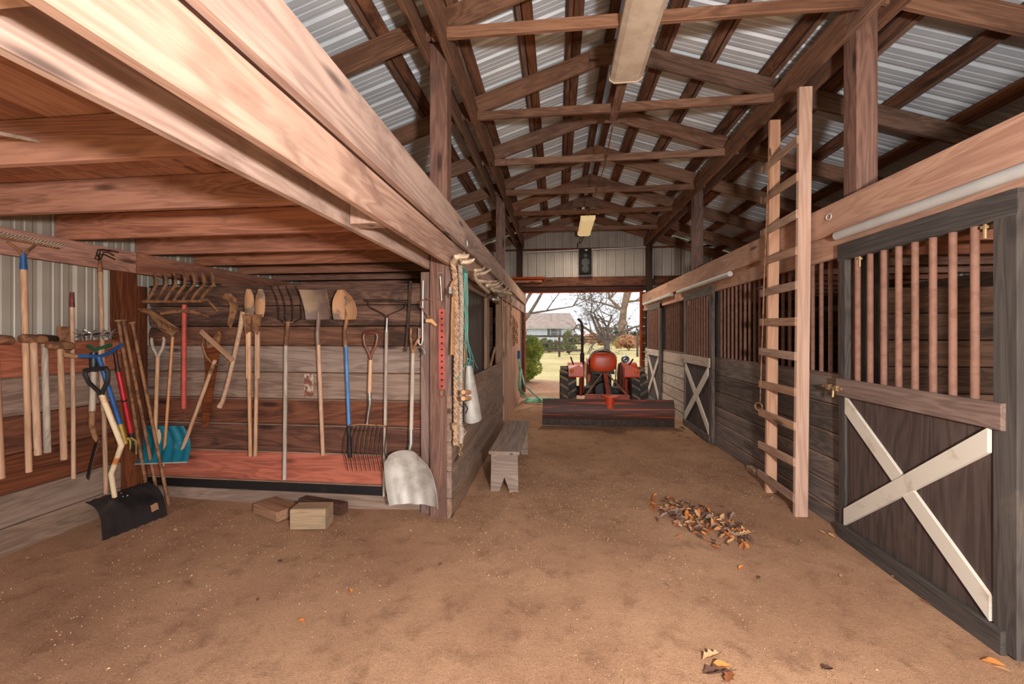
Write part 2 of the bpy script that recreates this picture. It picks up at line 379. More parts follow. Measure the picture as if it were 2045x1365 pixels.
# translucent ridge cap
mb = MB(); mb.add([(RXc - .22, YB - .4, RZ + .06), (RXc, YB - .4, RZ + .145), (RXc + .22, YB - .4, RZ + .06), (RXc - .22, YE + .3, RZ + .06), (RXc, YE + .3, RZ + .145), (RXc + .22, YE + .3, RZ + .06)], [(0, 1, 4, 3), (1, 2, 5, 4)])
for p_ in mb.v: p_.z += .02
obj('ridge_cap', mb, 'roofmetal', ceil)
for sd in (-1, 1):
    for k, of in enumerate((.12, .47, .93, 1.5, 2.08, 2.66, 3.24, 3.82, 4.4)):
        X = RXc + sd * of; z = rz(X, .05); up = Vector((sd * SL, 0, 1))
        for seg in ((YB - .3, 3.33), (3.34, 6.99), (7.0, YE + .2)):
            board('purlin', (X - sd * .03, seg[0], z + SL * .03 - .022), (X - sd * .03, seg[1], z + SL * .03 - .022), .042, .098, up, 'purlin', ceil)
            if k not in (0, 8): board('purlin', (X + sd * .053, seg[0], z - SL * .053), (X + sd * .053, seg[1], z - SL * .053), .088, .042, up, 'truss', ceil)
TY = [-.44, .78, 2.0, 3.22, 4.46, 5.68, 6.90, 8.12, 9.34, 10.55]
for ti, y in enumerate(TY):
    tr = bpy.data.objects.new('truss', None); COL.objects.link(tr); tr.location = (RXc, y, RZ); attach(tr, ceil); WM[tr.name] = Vector((RXc, y, RZ))
    for sd in (-1, 1):
        a = Vector((RXc, y, RZ - .098)); b = Vector((RXc + sd * 4.5, y, RZ - .098 - SL * 4.5))
        board('rafter', a, b, .184, .038, (0, 0, 1), 'truss', tr)
    if ti < 9:
        board('tie', (RXc - 1.62, y - .04, 3.88), (RXc + 1.62, y - .04, 3.88 + random.uniform(-.02, .03)), .089, .038, (0, 0, 1), 'truss', tr)
    mb = MB(); mb.prism([(-.3, -.27), (.3, -.27), (.3, -.105), (0, -.005), (-.3, -.105)], (RXc, y + (-.03), RZ), (1, 0, 0), (0, 0, 1), .018); obj('gusset', mb, 'truss', tr)

# doubled roof girders on the posts
gr = []
for i, (xa, lab) in enumerate(((-.98, 'doubled roof girder carried by the posts over the tool bay'), (2.27, 'doubled roof girder carried by the posts over the stall doors'))):
    g = root('roof_beam', (xa, 4, 3.75), lab, 'beam', kind='structure')
    for sx in (-1, 1):
        for y0, y1 in ((YB, 3.36), (3.365, 7.03), (7.035, YE - .05)):
            board('girder_board', (xa + sx * .092, y0, 3.86), (xa + sx * .092, y1, 3.86), .235 if sx * (1 if i else -1) < 0 else .2, .04, (0, 0, 1), 'truss', g)
# posts
for X, nm in ((-.98, 'aisle post beside the tool bay'), (2.27, 'aisle post behind the stall fronts')):
    for k, y in enumerate(YPOST):
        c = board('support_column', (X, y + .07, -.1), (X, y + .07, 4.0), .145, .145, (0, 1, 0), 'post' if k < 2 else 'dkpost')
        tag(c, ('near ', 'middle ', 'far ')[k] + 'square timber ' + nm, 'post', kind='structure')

# wall_left -----------------------------------------------------------
wlf = root('wall_left', (XL, 3, 0), 'steel sided outer wall with low plank lining behind the tools', 'wall', kind='structure')
y = YB
while y < YE:
    wd = .9144
    metal_sheet('metal_panel', (XL - .09, y, 0), (0, 0, 1), (0, 1, 0), (-1, 0, 0), 3.3, wd, 'sidemetal', wlf); y += wd
board('girt', (XL + .015, YB, 2.145), (XL + .015, 3.30, 2.145), .185, .04, (0, 0, 1), 'joist', wlf)
board('girt', (XL + .015, 3.31, 2.145), (XL + .015, YE, 2.145), .185, .04, (0, 0, 1), 'joist', wlf)
zz = [(1.20, 1.455, 'tw_rb'), (.93, 1.195, 'tw_grey'), (.665, .925, 'tw_brown'), (.40, .66, 'tw_brown'), (.17, .395, 'tw_dust'), (-.08, .165, 'tw_dust')]
for z0, z1, mt in zz: board('plank', (XL, YB, (z0 + z1) / 2), (XL, 3.18, (z0 + z1) / 2), z1 - z0, .045, (0, 0, 1), mt, wlf, ch=.008)
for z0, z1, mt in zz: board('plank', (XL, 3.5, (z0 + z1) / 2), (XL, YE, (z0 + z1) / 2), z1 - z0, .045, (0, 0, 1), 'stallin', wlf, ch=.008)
cp = board('support_column', (XL - .047, 3.255, -.1), (XL - .047, 3.255, 2.06), .14, .14, (0, 1, 0), 'tw_brown'); tag(cp, 'square timber post in the corner behind the iron bars', 'post', kind='structure')

# tool wall ----------------------------------------------------------
TYW = 3.45
wt = root('wall_partition', (-2.4, TYW, 0), 'plank partition wall that the hand tools hang on', 'wall', kind='structure')
for z0, z1, mt in ((1.765, 1.945, 'tw_log'), (1.58, 1.758, 'tw_log'), (1.405, 1.572, 'tw_log'), (1.165, 1.4, 'tw_grey'), (.928, 1.16, 'tw_grey'), (.70, .923, 'tw_brown'), (.455, .695, 'tw_brown'), (.185, .45, 'tw_red'), (.09, .178, 'black_felt'), (-.1, .088, 'tw_dust')):
    th = .045
    y = TYW + .02
    if mt == 'tw_log':   # waney slab boards, rounded towards the top
        zc, hh = (z0 + z1) / 2, (z1 - z0) / 2
        mb = MB(); n = 8
        sec = [(-.036 * math.sin(math.pi * (.12 + .8 * k / n)) - .004, -hh + 2 * hh * k / n) for k in range(n + 1)] + [(.03, hh), (.03, -hh)]
        vs = [Vector((sx * 1.36, p, q)) for sx in (-1, 1) for p, q in sec]; m_ = len(sec)
        mb.add(vs, [tuple(range(m_))[::-1], tuple(range(m_, 2 * m_))] + [(i, (i + 1) % m_, (i + 1) % m_ + m_, i + m_) for i in range(m_)])
        o = obj('plank', mb, mt, smooth=True, origin=(0, 0, 0)); o.location = (-2.42, y, zc); attach(o, wt)
    else:
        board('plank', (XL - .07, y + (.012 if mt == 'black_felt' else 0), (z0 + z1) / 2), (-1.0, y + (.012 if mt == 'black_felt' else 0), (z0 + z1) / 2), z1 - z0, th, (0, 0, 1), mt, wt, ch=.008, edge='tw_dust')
mb = MB(); mb.box((PY(616, 770, 3.44).x, 3.4455, PY(616, 770, 3.44).z), (.085, .003, .21)); obj('paint_patch', mb, plain('old_whitewash', (186, 164, 150), .9, c2=(112, 70, 54), sc=16, lo=.42, hi=.58), wt)
board('batten', (-1.11, TYW - .05, -.05), (-1.11, TYW - .05, 2.03), .09, .04, (1, 0, 0), 'post', wt)
board('batten', (XL + .008, 3.375, -.05), (XL + .008, 3.375, 1.94), .09, .03, (0, 1, 0), 'tw_brown', wt)

# loft over the tool bay ---------------------------------------------------
lf = root('loft_floor', (-2.4, 3, 2.05), 'open joist loft floor above the tool bay', 'loft', kind='structure')
jy = [-.9, -.29, .32, .93, 1.54, 2.17, 2.79]
while jy[-1] < YE - .7: jy.append(jy[-1] + .61)
for y in jy: board('joist', (XL - .06, y, 2.33), (-1.06, y, 2.33), .19, .04, (0, 0, 1), 'joist', lf)
x = XL - .05
while x < -1.15:
    for y0, y1 in ((YB, 2.05), (2.055, 6.2), (6.205, YE - .1)): board('deck_board', (x + .14, y0, 2.44), (x + .14, y1, 2.44), .274, .026, (1, 0, 0), 'deck', lf)
    x += .28
bl = root('loft_beam', (-.9, 3, 2.1), 'pale fir boards bolted to the posts along the tool bay loft', 'beam', kind='structure')
for y0, y1 in ((YB, 4.9), (4.905, YE - .1)):
    board('beam_board', (-.84, y0, 2.39), (-.84, y1, 2.39), .235, .04, (0, 0, 1), 'fir', bl)
    board('beam_board', (-.88, y0, 2.165), (-.88, y1, 2.165), .2, .04, (0, 0, 1), 'fir', bl)
    board('beam_board', (-1.085, y0, 2.15), (-1.085, y1, 2.15), .19, .04, (0, 0, 1), 'fir', bl)
board('spacer_block', (-.985, 2.06, 2.07), (-.985, 2.06, 2.24), .1, .16, (0, 1, 0), 'fir', bl)
board('spacer_block', (-.985, .6, 2.1), (-.985, .6, 2.24), .1, .16, (0, 1, 0), 'fir', bl)
mb = MB(); mb.tube([PX(-60, 255, -2.2), PX(0, 266, -2.2), PX(120, 290, -2.2), PX(215, 320, -2.2)], .008, 6); cable = obj('electric_cable', mb, 'rope2', lf, True)

# left stall front (past the tool wall) ------------------------------------------
ws = root('wall_stall_left', (-.9, 5, 0), 'weathered plank half wall of the stall beside the bench', 'wall', kind='structure')
for z0, z1, mt in ((.86, 1.07, 'tw_dust'), (.62, .855, 'tw_dust'), (.38, .615, 'tw_dust'), (.16, .375, 'tw_dust'), (-.08, .155, 'tw_dust')):
    board('plank', (-.885, 3.30, (z0 + z1) / 2), (-.885, 6.46, (z0 + z1) / 2), z1 - z0, .04, (0, 0, 1), mt, ws, ch=.006)
board('post_facing', (-.89, 3.30, 1.0), (-.89, 3.30, 2.06), .05, .05, (0, 1, 0), 'post', ws)
board('stall_post', (-.92, 6.42, -.05), (-.92, 6.42, 2.1), .1, .1, (0, 1, 0), 'tw_dust', ws)
board('stall_post', (-.93, 5.35, 1.05), (-.93, 5.35, 2.06), .2, .04, (0, 1, 0), 'tw_dust', ws)
board('door_panel', (-.97, 4.45, 1.02), (-.97, 4.45, 2.02), 1.75, .02, (0, 1, 0), 'door_brown', ws)
board('top_rail', (-.93, 3.45, 2.02), (-.93, 6.4, 2.02), .09, .04, (0, 0, 1), 'tw_dust', ws)
for k in range(5):
    board('plank', (-.905, 6.9 + k * .27, -.05), (-.905, 6.9 + k * .27, 2.06), .262, .04, (0, 1, 0), 'hdr', ws)
for k in range(5):
    board('plank', (-.905, 8.3 + k * .4, -.05), (-.905, 8.3 + k * .4, 2.06), .39, .04, (0, 1, 0), 'hdr' if k < 4 else 'tw_brown', ws)
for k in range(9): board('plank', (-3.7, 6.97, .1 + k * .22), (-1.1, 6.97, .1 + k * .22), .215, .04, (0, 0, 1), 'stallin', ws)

# right stall fronts -----------------------------------------------------
XS = 2.19
wr = root('wall_right', (XS, 5, 0), 'stall fronts with grey plank lower halves and rusty bars', 'wall', kind='structure')
secs = [(-1.5, 1.0, 'stall_dark'), (1.0, 2.2, 'stall_dark'), (3.42, 6.02, 'stall_dark'), (7.22, 8.95, 'stall_grey_daylit'), (9.95, 10.6, 'stall_grey_daylit')]
zs = [(-.08, .14), (.145, .315), (.32, .515), (.52, .72), (.725, .945), (.95, 1.165)]
for a, b, mt in secs:
    if a < 1.5: continue
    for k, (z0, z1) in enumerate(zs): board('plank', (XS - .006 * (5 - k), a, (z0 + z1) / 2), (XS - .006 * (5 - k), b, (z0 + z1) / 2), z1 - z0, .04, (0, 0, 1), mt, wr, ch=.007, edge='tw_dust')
    board('cap_rail', (XS + .03, a, 1.17), (XS + .03, b, 1.17), .04, .09, (0, 0, 1), 'rail', wr)
    y = a + .1
    while y < b - .03:
        mb = MB(); mb.tube([(XS + .03, y, 1.17), (XS + .03, y, 2.13)], .016, 8); obj('bar', mb, 'bar', wr, True); y += .119
board('door_post', (XS + .05, 3.44, -.1), (XS + .05, 3.44, 2.13), .1, .1, (0, 1, 0), 'door_black', wr)
board('door_post', (XS + .05, 5.98, -.1), (XS + .05, 5.98, 2.13), .1, .1, (0, 1, 0), 'door_black', wr)
board('door_post', (XS + .05, 8.9, -.1), (XS + .05, 8.9, 2.13), .1, .1, (0, 1, 0), 'door_black', wr)
board('door_post', (XS + .05, 2.1, -.1), (XS + .05, 2.1, 2.13), .1, .1, (0, 1, 0), 'door_black', wr)
board('door_post', (XS + .04, 3.18, -.1), (XS + .04, 3.18, 2.13), .19, .05, (0, 1, 0), 'door_black', wr)
br = root('header_beam', (2.15, 4, 2.2), 'long fir header boards above the stall doors', 'beam', kind='structure')
for y0, y1 in ((YB, 5.2), (5.205, YE - .12)):
    board('beam_board', (2.12, y0, 2.395), (2.12, y1, 2.395), .235, .04, (0, 0, 1), 'hdr', br)
    board('beam_board', (2.16, y0, 2.19), (2.16, y1, 2.19), .19, .04, (0, 0, 1), 'hdr', br)
    board('beam_board', (2.36, y0, 2.2), (2.36, y1, 2.2), .24, .04, (0, 0, 1), 'truss', br)

def stall_door(n, y0, y1, lab, frame, rail, panel, track):
    d = root('door_%d' % n, (2.12, (y0 + y1) / 2, 0), lab, 'door', kind='structure'); X = 2.125
    for yy in (y0 + .055, y1 - .05): board('stile', (X, yy, .0), (X, yy, 2.15), .11 if yy < (y0 + y1) / 2 else .075, .045, (0, 1, 0), frame, d)
    board('top_rail', (X, y0, 2.115), (X, y1, 2.115), .125, .046, (0, 0, 1), frame, d)
    board('mid_rail', (X - .03, y0 + .05, 1.11), (X - .03, y1 - .02, 1.11), .13, .03, (0, 0, 1), rail, d)
    board('bottom_rail', (X - .03, y0 + .05, .04), (X - .03, y1 - .03, .04), .115, .03, (0, 0, 1), frame, d)
    board('door_panel', (X, (y0 + y1) / 2, .0), (X, (y0 + y1) / 2, 1.1), y1 - y0 - .16, .018, (0, 1, 0), panel, d)
    za, zb, ya, yb = .10, 1.045, y0 + .12, y1 - .09
    for k, (p, q, off) in enumerate((((ya, zb - .05), (yb, za + .05), .036), ((ya, za + .05), (yb, zb - .05), .028))):
        # brace boards mitred to the upright stiles
        dx, dz = q[0] - p[0], q[1] - p[1]; L = math.hypot(dx, dz); hw = .055 * L / abs(dx)
        if abs(p[1] - zb) < .2: lo0, hi0, lo1, hi1 = p[1] - hw, min(p[1] + hw, zb), max(q[1] - hw, za), q[1] + hw
        else: lo0, hi0, lo1, hi1 = max(p[1] - hw, za), p[1] + hw, q[1] - hw, min(q[1] + hw, zb)
        mb = MB(); mb.flat([(X - off, p[0], lo0), (X - off, q[0], lo1), (X - off, q[0], hi1), (X - off, p[0], hi0)], .022, (1, 0, 0)); obj('cross_brace', mb, 'white', d)
    nb = int((y1 - y0 - .2) / .118)
    for k in range(nb):
        yy = y0 + .22 + k * (y1 - y0 - .40) / (nb - 1)
        mb = MB(); mb.tube([(X, yy, 1.13), (X, yy, 2.07)], .018, 10); obj('bar', mb, 'bar', d, True)
    for yy in (y0 + .17, y1 - .2):
        mb = MB(); mb.tube([(X, yy, 2.06), (X, yy, 1.98)], .008, 8); mb.lathe([(0, 0), (.018, 0), (.018, .014), (0, .014)], (X, yy, 2.03), (0, 0, 1), 6); obj('hanger_bolt', mb, 'brass', d)
    # slide latch on the far stile
    mb = MB(); yy = y1
    mb.tube([(X - .05, yy - .09, 1.1), (X - .05, yy + .12, 1.1)], .009, 8); mb.box((X - .05, yy + .05, 1.1), (.03, .03, .04)); mb.box((X - .05, yy - .04, 1.1), (.03, .03, .04)); mb.tube([(X - .055, yy - .01, 1.1), (X - .06, yy - .01, 1.03)], .008, 8)
    obj('latch', mb, 'brass', d, True)
    t0, t1 = track
    tr = root('door_track', (2.10, t0, 2.25), 'galvanised pipe track the %s stall door slides along' % ('near', 'middle', 'far')[n - 1], 'door track')
    mb = MB(); mb.tube([(2.095, t0, 2.245), (2.095, t1, 2.245)], .033, 14); obj('pipe', mb, 'galv', tr, True)
    y = t0 + .35
    while y < t1:
        mb = MB(); mb.box((2.12, y, 2.285), (.03, .09, .03)); obj('bracket', mb, 'galv', tr); y += .6
    return d
stall_door(1, 2.14, 3.37, 'near sliding stall door, black frame with white cross brace', 'door_black', 'rail', 'door_brown', (YB, 3.36))
stall_door(2, 5.93, 7.2, 'middle sliding stall door with white cross brace', 'stall_dark', 'stall_grey_daylit', 'door_brown', (5.3, 7.5))
stall_door(3, 8.82, 10.02, 'far sliding stall door with white cross brace beside the tractor wheel', 'stall_dark', 'stall_grey_daylit', 'door_brown', (7.9, 10.4))
# stall interiors
wo = root('wall_right_outer', (XR, 4, 0), 'outer barn wall seen through the stall bars', 'wall', kind='structure')
y = YB
while y < YE: metal_sheet('metal_panel', (XR + .09, y, 0), (0, 0, 1), (0, 1, 0), (1, 0, 0), 3.3, .9144, 'sidemetal', wo); y += .9144
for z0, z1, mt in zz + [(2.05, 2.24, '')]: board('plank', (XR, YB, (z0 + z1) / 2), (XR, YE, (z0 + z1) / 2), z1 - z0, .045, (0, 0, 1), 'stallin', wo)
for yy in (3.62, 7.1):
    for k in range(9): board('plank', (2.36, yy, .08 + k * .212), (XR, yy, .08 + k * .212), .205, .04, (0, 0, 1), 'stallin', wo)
rl = root('loft_floor_right', (3.6, 3, 2.05), 'joisted loft floor above the stalls', 'loft', kind='structure')
y = -1.3
while y < YE - .2: board('joist', (2.38, y, 2.33), (XR + .06, y, 2.33), .19, .04, (0, 0, 1), 'joist', rl); y += .61
x = 2.36
while x < XR: board('deck_board', (x + .14, YB, 2.44), (x + .14, YE - .1, 2.44), .274, .026, (1, 0, 0), 'deck', rl); x += .28

# gable wall ---------------------------------------------------------
wb = root('wall_back', (RXc, YE, 2.6), 'steel gable wall above the far doorway', 'wall', kind='structure')
OL, OR, OZ = -.87, 2.10, 2.62
x = XL
while x < XR:
    x0 = x
    z0 = OZ if (x0 + .9144 > OL + .02 and x0 < OR - .02) else 0.
    metal_sheet('metal_panel', (x0, YE, z0), (0, 0, 1), (1, 0, 0), (0, 1, 0), (lambda a, x0=x0, z0=z0: rz(x0 + a, .105) - z0), .9144, 'gablemetal', wb); x += .9144
# lower panels beside the doorway are lined with boards
for k in range(12):
    if k * .215 < 2.5:
        board('plank', (XL, YE - .03, .1 + k * .215), (OL, YE - .03, .1 + k * .215), .21, .04, (0, 0, 1), 'tw_brown', wb)
        board('plank', (OR, YE - .03, .1 + k * .215), (XR, YE - .03, .1 + k * .215), .21, .04, (0, 0, 1), 'tw_brown', wb)
board('header', (XL, YE - .06, 2.86), (XR, YE - .06, 2.86), .235, .05, (0, 0, 1), 'tw_brown', wb)
board('header', (OL - .1, YE - .02, 2.70), (OR + .1, YE - .02, 2.70), .16, .05, (0, 0, 1), 'dkpost', wb)
board('door_trim', (OL - .05, YE + .02, 2.61), (OR + .05, YE + .02, 2.61), .06, .05, (0, 0, 1), 'tw_red', wb)
board('door_trim', (OL + .0, YE + .02, 0), (OL + .0, YE + .02, 2.6), .07, .06, (1, 0, 0), 'tw_red', wb)
board('door_trim', (OR - .0, YE + .02, 0), (OR - .0, YE + .02, 2.6), .07, .06, (1, 0, 0), 'tw_red', wb)
board('girt', (XL, YE - .05, 3.70), (XR, YE - .05, 3.70), .04, .04, (0, 0, 1), 'tw_brown', wb)
mb = MB(); mb.tube([(-.85, YE - .09, 3.63), (2.2, YE - .09, 3.70), (2.32, YE - .09, 3.68), (2.36, YE - .09, 3.6), (2.36, YE - .09, 2.9)], .018, 8); cd = obj('conduit', mb, 'galv', None, True); tag(cd, 'thin metal conduit running across the gable wall', 'conduit')

# ================================================================ things
def T(x, y, off=0.): return PY(x, y, 3.405 - off)            # on the tool wall
def LW(x, y, off=0.): return PX(x, y, -3.757 + off * .75)          # on the outer wall
def lerp(a, b, t): return Vector(a) + (Vector(b) - Vector(a)) * t
def handle(t, pts, r, mat, name='handle', n=10):
    mb = MB(); mb.tube(pts, r, n); return obj(name, mb, mat, t, True)
def rod_board(t, a, b, r, mat, name='handle', taper=1.0):
    """a turned handle with its grain along it: local x from a to b"""
    a, b = Vector(a), Vector(b); X = b - a; L = X.length; X.normalize(); Yv = X.orthogonal().normalized(); Z = X.cross(Yv)
    mb = MB(); k = 6; mb.tube([(-L / 2 + L * i / k, 0, .0015 * math.sin(i * 2.1)) for i in range(k + 1)], [r * (1 + (taper - 1) * i / k) for i in range(k + 1)], 10)
    me = bpy.data.meshes.new(name); me.from_pydata(mb.v, [], mb.f); me.polygons.foreach_set('use_smooth', [True] * len(me.polygons)); me.set_sharp_from_angle(angle=R(42))
    me.materials.append(M[mat]); o = bpy.data.objects.new(name, me); COL.objects.link(o)
    Mx = Matrix((X, Yv, Z)).transposed().to_4x4(); Mx.translation = (a + b) / 2; o.matrix_world = Mx
    attach(o, t); return o
def pl(v, t):      # piecewise linear lookup, v evenly spaced
    k = t * (len(v) - 1); i = min(int(k), len(v) - 2); return v[i] + (v[i + 1] - v[i]) * (k - i)
def blade(t, name, a, b, ws, side, nrm, mat, dish=.02, curl=.0, th=.004, nu=10, nv=14, tipcurve=0.):
    a, b, side, nrm = Vector(a), Vector(b), Vector(side).normalized(), Vector(nrm).normalized()
    mb = MB()
    def f(u, v):
        q = 2 * u - 1
        return a + (b - a) * (v - tipcurve * q * q * v) + side * (pl(ws, v) * q) + nrm * (dish * q * q + curl * math.sin(v * math.pi))
    mb.sheet(f, nu, nv, th); return obj(name, mb, mat, t, True)
def dgrip(t, p, up, side, wd, ht, r, mat, bar=None):
    p, up, side = Vector(p), Vector(up).normalized(), Vector(side).normalized(); mb = MB()
    L = [p, p + up * ht * .25] ; hw = wd / 2
    for s_ in (-1, 1): mb.tube([p - up * ht * .1, p + up * ht * .12 + side * s_ * hw * .15, p + up * ht * .5 + side * s_ * hw * .8, p + up * ht * .85 + side * s_ * hw, p + up * ht + side * s_ * hw * .85], r, 8)
    g = obj('grip', mb, mat, t, True)
    mb = MB(); mb.tube([p + up * ht - side * hw * .95, p + up * ht * 1.04, p + up * ht + side * hw * .95], r * 1.15, 8)
    o = obj('grip_bar', mb, bar or mat, None, True); sub(o, g); return g
def base(*ps):
    m = min(ps, key=lambda p: p.z); return m
G1 = 'hand tools hung on the plank partition'; G2 = 'hand tools along the outer wall'
NY = Vector((0, -1, 0)); XX = Vector((1, 0, 0)); ZZ = Vector((0, 0, 1))

# cultivator head with seven curved tines
t = root('cultivator_head', T(330, 602), 'rusty cultivator head with seven curved tines above the pickaxe', 'cultivator', G1)
mb = MB(); mb.tube([T(272, 602, .03), T(400, 601, .03), T(415, 598, .03), T(436, 622, .03)], [.015, .015, .014, .010], 8); obj('toolbar', mb, 'rust', t, True)
for k in range(7):
    x0, x1 = 293 + k * 17.5, 310 + k * 19
    mb = MB(); mb.tube([T(x0, 602, .03), T(x0 + 11, 585, .06), T(x1 + 3, 568, .085), T(x1 + 3, 558, .07), T(x1 - 1, 545, .04)], [.011, .013, .013, .012, .010], 6); obj('tine', mb, 'rust', t, True)
mb = MB(); mb.tube([T(300, 572, .012), T(380, 567, .012), T(442, 567, .012)], .006, 6); obj('hanger_rod', mb, 'iron', t, True)
# leaf rake
t = root('leaf_rake', T(325, 930), 'wire leaf rake with an orange handle, head upward', 'rake', G1)
rod_board(t, T(345, 672, .02), T(326, 930, .05), .012, 'handle_or')
mb = MB()
for k in range(13):
    q = k / 12
    a = T(345, 672, .02); m_ = lerp(T(352, 660, .03), T(315, 655, .03), q) ; e = lerp(T(355, 655, .05), T(300, 628, .03), q)
    mb = MB(); e2 = lerp(T(300, 617, .04), T(262, 614, .07), q)
    mb.tube([a, lerp(a, m_, .8), e, e2, e2 + Vector((-.01, -.03, -.012))], .0048, 5); obj('tine', mb, 'rust', t, True)
mb = MB(); mb.tube([T(357, 662, .05), T(330, 660, .045), T(314, 654, .04)], .005, 5); obj('tine_brace', mb, 'rust', t, True)
# pickaxe mattock
t = root('mattock', T(367, 815), 'mattock with a red painted handle, head upward', 'mattock', G1)
rod_board(t, T(368, 608, .03), T(367, 815, .03), .020, 'red_wood', taper=1.1)
mb = MB(); mb.tube([T(322, 626, .03), T(345, 622, .03), T(368, 620, .03), T(392, 623, .03), T(416, 632, .03)], [.016, .02, .026, .019, .006], 6); obj('head', mb, 'rust', t, True)
# teal snow shovel
t = root('snow_shovel', T(320, 925, .1), 'teal plastic snow shovel standing behind the orange rake handle', 'shovel', G1)
rod_board(t, T(315, 712, .02), T(310, 862, .05), .016, 'handle')
dgrip(t, T(315, 714, .02), ZZ, XX, .13, .19, .012, 'handle_gr', 'tw_brown')
ts = root; 
mb = MB()
pa, pb, pc, pd = T(268, 850, .03), T(366, 850, .03), T(374, 922, .13), T(270, 926, .13)
def tf(u, v):
    p = lerp(lerp(pa, pb, u), lerp(pd, pc, u), v); return p + Vector((0, .05 * math.sin(v * math.pi) + .008 * math.cos(u * 30), 0))
mb.sheet(tf, 40, 8, .005); bl_ = obj('blade', mb, 'teal', t, True)
mb = MB(); mb.tube([lerp(pd, pc, k / 6) + Vector((0, -.004, 0)) for k in range(7)], .006, 6); sub(obj('wear_strip', mb, 'jug', None), bl_)
mb = MB(); mb.box(T(315, 878, .025), (.045, .02, .2)); obj('socket', mb, 'cream', t)
# bow handled brush cutter and a stake behind
t = root('brush_cutter', T(363, 900), 'brush cutter with a bowed iron frame and slanting wooden bar', 'brush cutter', G1)
rod_board(t, T(430, 718, .04), T(364, 898, .04), .016, 'handle')
mb = MB(); mb.tube([T(408, 668, .04), T(404, 690, .045), T(412, 712, .045), T(426, 727, .045), T(445, 729, .045), T(464, 718, .045)], .007, 6); obj('bow', mb, 'rust', t, True)
board('bar', T(401, 661, .06), T(465, 719, .06), .045, .016, ZZ, 'rung', t)
mb = MB(); mb.tube([T(426, 727, .045), T(420, 745, .04)], .02, 8); obj('ferrule', mb, 'rust', t, True)
t = root('hay_knife', T(412, 850), 'rusty hay knife blade behind the bowed brush cutter', 'knife', G1)
mb = MB(); mb.flat([T(418, 665, .01), T(425, 672, .01), T(437, 658, .01), T(445, 664, .01), T(440, 700, .01), T(430, 760, .01), T(417, 850, .01), T(404, 852, .01), T(408, 800, .01), T(412, 740, .01), T(409, 700, .01)], .01, NY); obj('blade', mb, 'tw_brown', t)
mb = MB(); mb.flat([T(412, 668, .022), T(425, 674, .022), T(438, 660, .022), T(443, 668, .022), T(436, 690, .022), T(414, 695, .022)], .004, NY); obj('blade_edge', mb, 'rust', t)
# brush hook
t = root('brush_hook', T(440, 812), 'brush hook with a curved rusty blade and bent wooden handle', 'brush hook', G1)
handle(t, [T(486, 622, .04), T(480, 655, .04), T(468, 710, .04), T(455, 765, .04), T(445, 800, .04), T(438, 812, .04)], [.026, .020, .018, .017, .018, .024], 'handle')
mb = MB(); mb.flat([T(x, y, .04) for x, y in ((443, 592), (450, 586), (462, 586), (473, 597), (476, 612), (469, 635), (462, 655), (455, 648), (459, 625), (460, 610), (455, 600), (447, 598))], .008, NY); obj('blade', mb, 'rust', t)
mb = MB(); mb.tube([T(470, 648, .04), T(484, 651, .04)], .014, 8); obj('collar', mb, 'iron', t, True)
# post hole digger
t = root('post_hole_digger', T(505, 910), 'post hole digger with two long wooden handles, blades upward', 'digger', G1)
for s_ in (-1, 1):
    board('handle', T(505 + s_ * 9, 662, .05), T(505 + s_ * 8.5, 755, .05), .04, .03, XX, 'handle', t, ch=.01)
    rod_board(t, T(505 + s_ * 7.5, 750, .05), T(505 + s_ * 5, 910, .05), .016, 'handle')
    a, b = T(505 + s_ * 10, 632, .06), T(505 + s_ * 12, 577, .07)
    blade(t, 'blade', a, b, [.034, .046, .048, .046, .040, .018], XX, NY, 'tan_steel', dish=-.022, th=.004)
    mb = MB(); mb.flat([T(505 + s_ * 18, 628, .05), T(505 + s_ * 2, 628, .05), T(505 + s_ * 2, 660, .05), T(505 + s_ * 12, 668, .05)], .02, NY); obj('socket', mb, 'rust', t)
mb = MB(); mb.tube([T(486, 629, .07), T(524, 629, .07)], .007, 6); obj('pivot_bar', mb, 'rust', t)
# pitchfork
t = root('pitchfork', T(568, 957), 'four tined pitchfork with a weathered grey handle', 'pitchfork', G1)
rod_board(t, T(571, 688, .05), T(568, 957, .03), .016, 'handle_gr')
handle(t, [T(575, 642, .05), T(574, 660, .055), T(571, 690, .05)], .017, 'rust', 'ferrule')
for k, (x0, x1, x2, xt) in enumerate(((566, 556, 552, 541), (571, 570, 566, 555), (578, 585, 582, 571), (583, 602, 602, 590))):
    mb = MB(); mb.tube([T(x0 + 3, 643, .05), T(x1, 636, .07), T(x1 + 1, 615, .085), T(x2, 595, .08), T(xt, 570, .05)], [.006, .006, .006, .005, .003], 6); obj('tine', mb, 'iron', t, True)
mb = MB(); mb.tube([T(566, 643, .05), T(586, 643, .05)], .008, 6); obj('tine_bar', mb, 'rust', t, True)
# square shovel
t = root('square_shovel', T(645, 908), 'square mouthed shovel with a pale wooden handle, blade upward', 'shovel', G1)
rod_board(t, T(636, 688, .05), T(645, 908, .03), .017, 'handle')
handle(t, [T(636, 622, .05), T(636, 640, .05), T(634, 665, .055), T(635, 690, .05)], [.008, .018, .018, .018], 'purple_steel', 'socket')
blade(t, 'blade', T(638, 638, .05), T(628, 578, .09), [.108, .112, .118, .122, .124], XX, NY, 'purple_steel', dish=.03, curl=-.02)
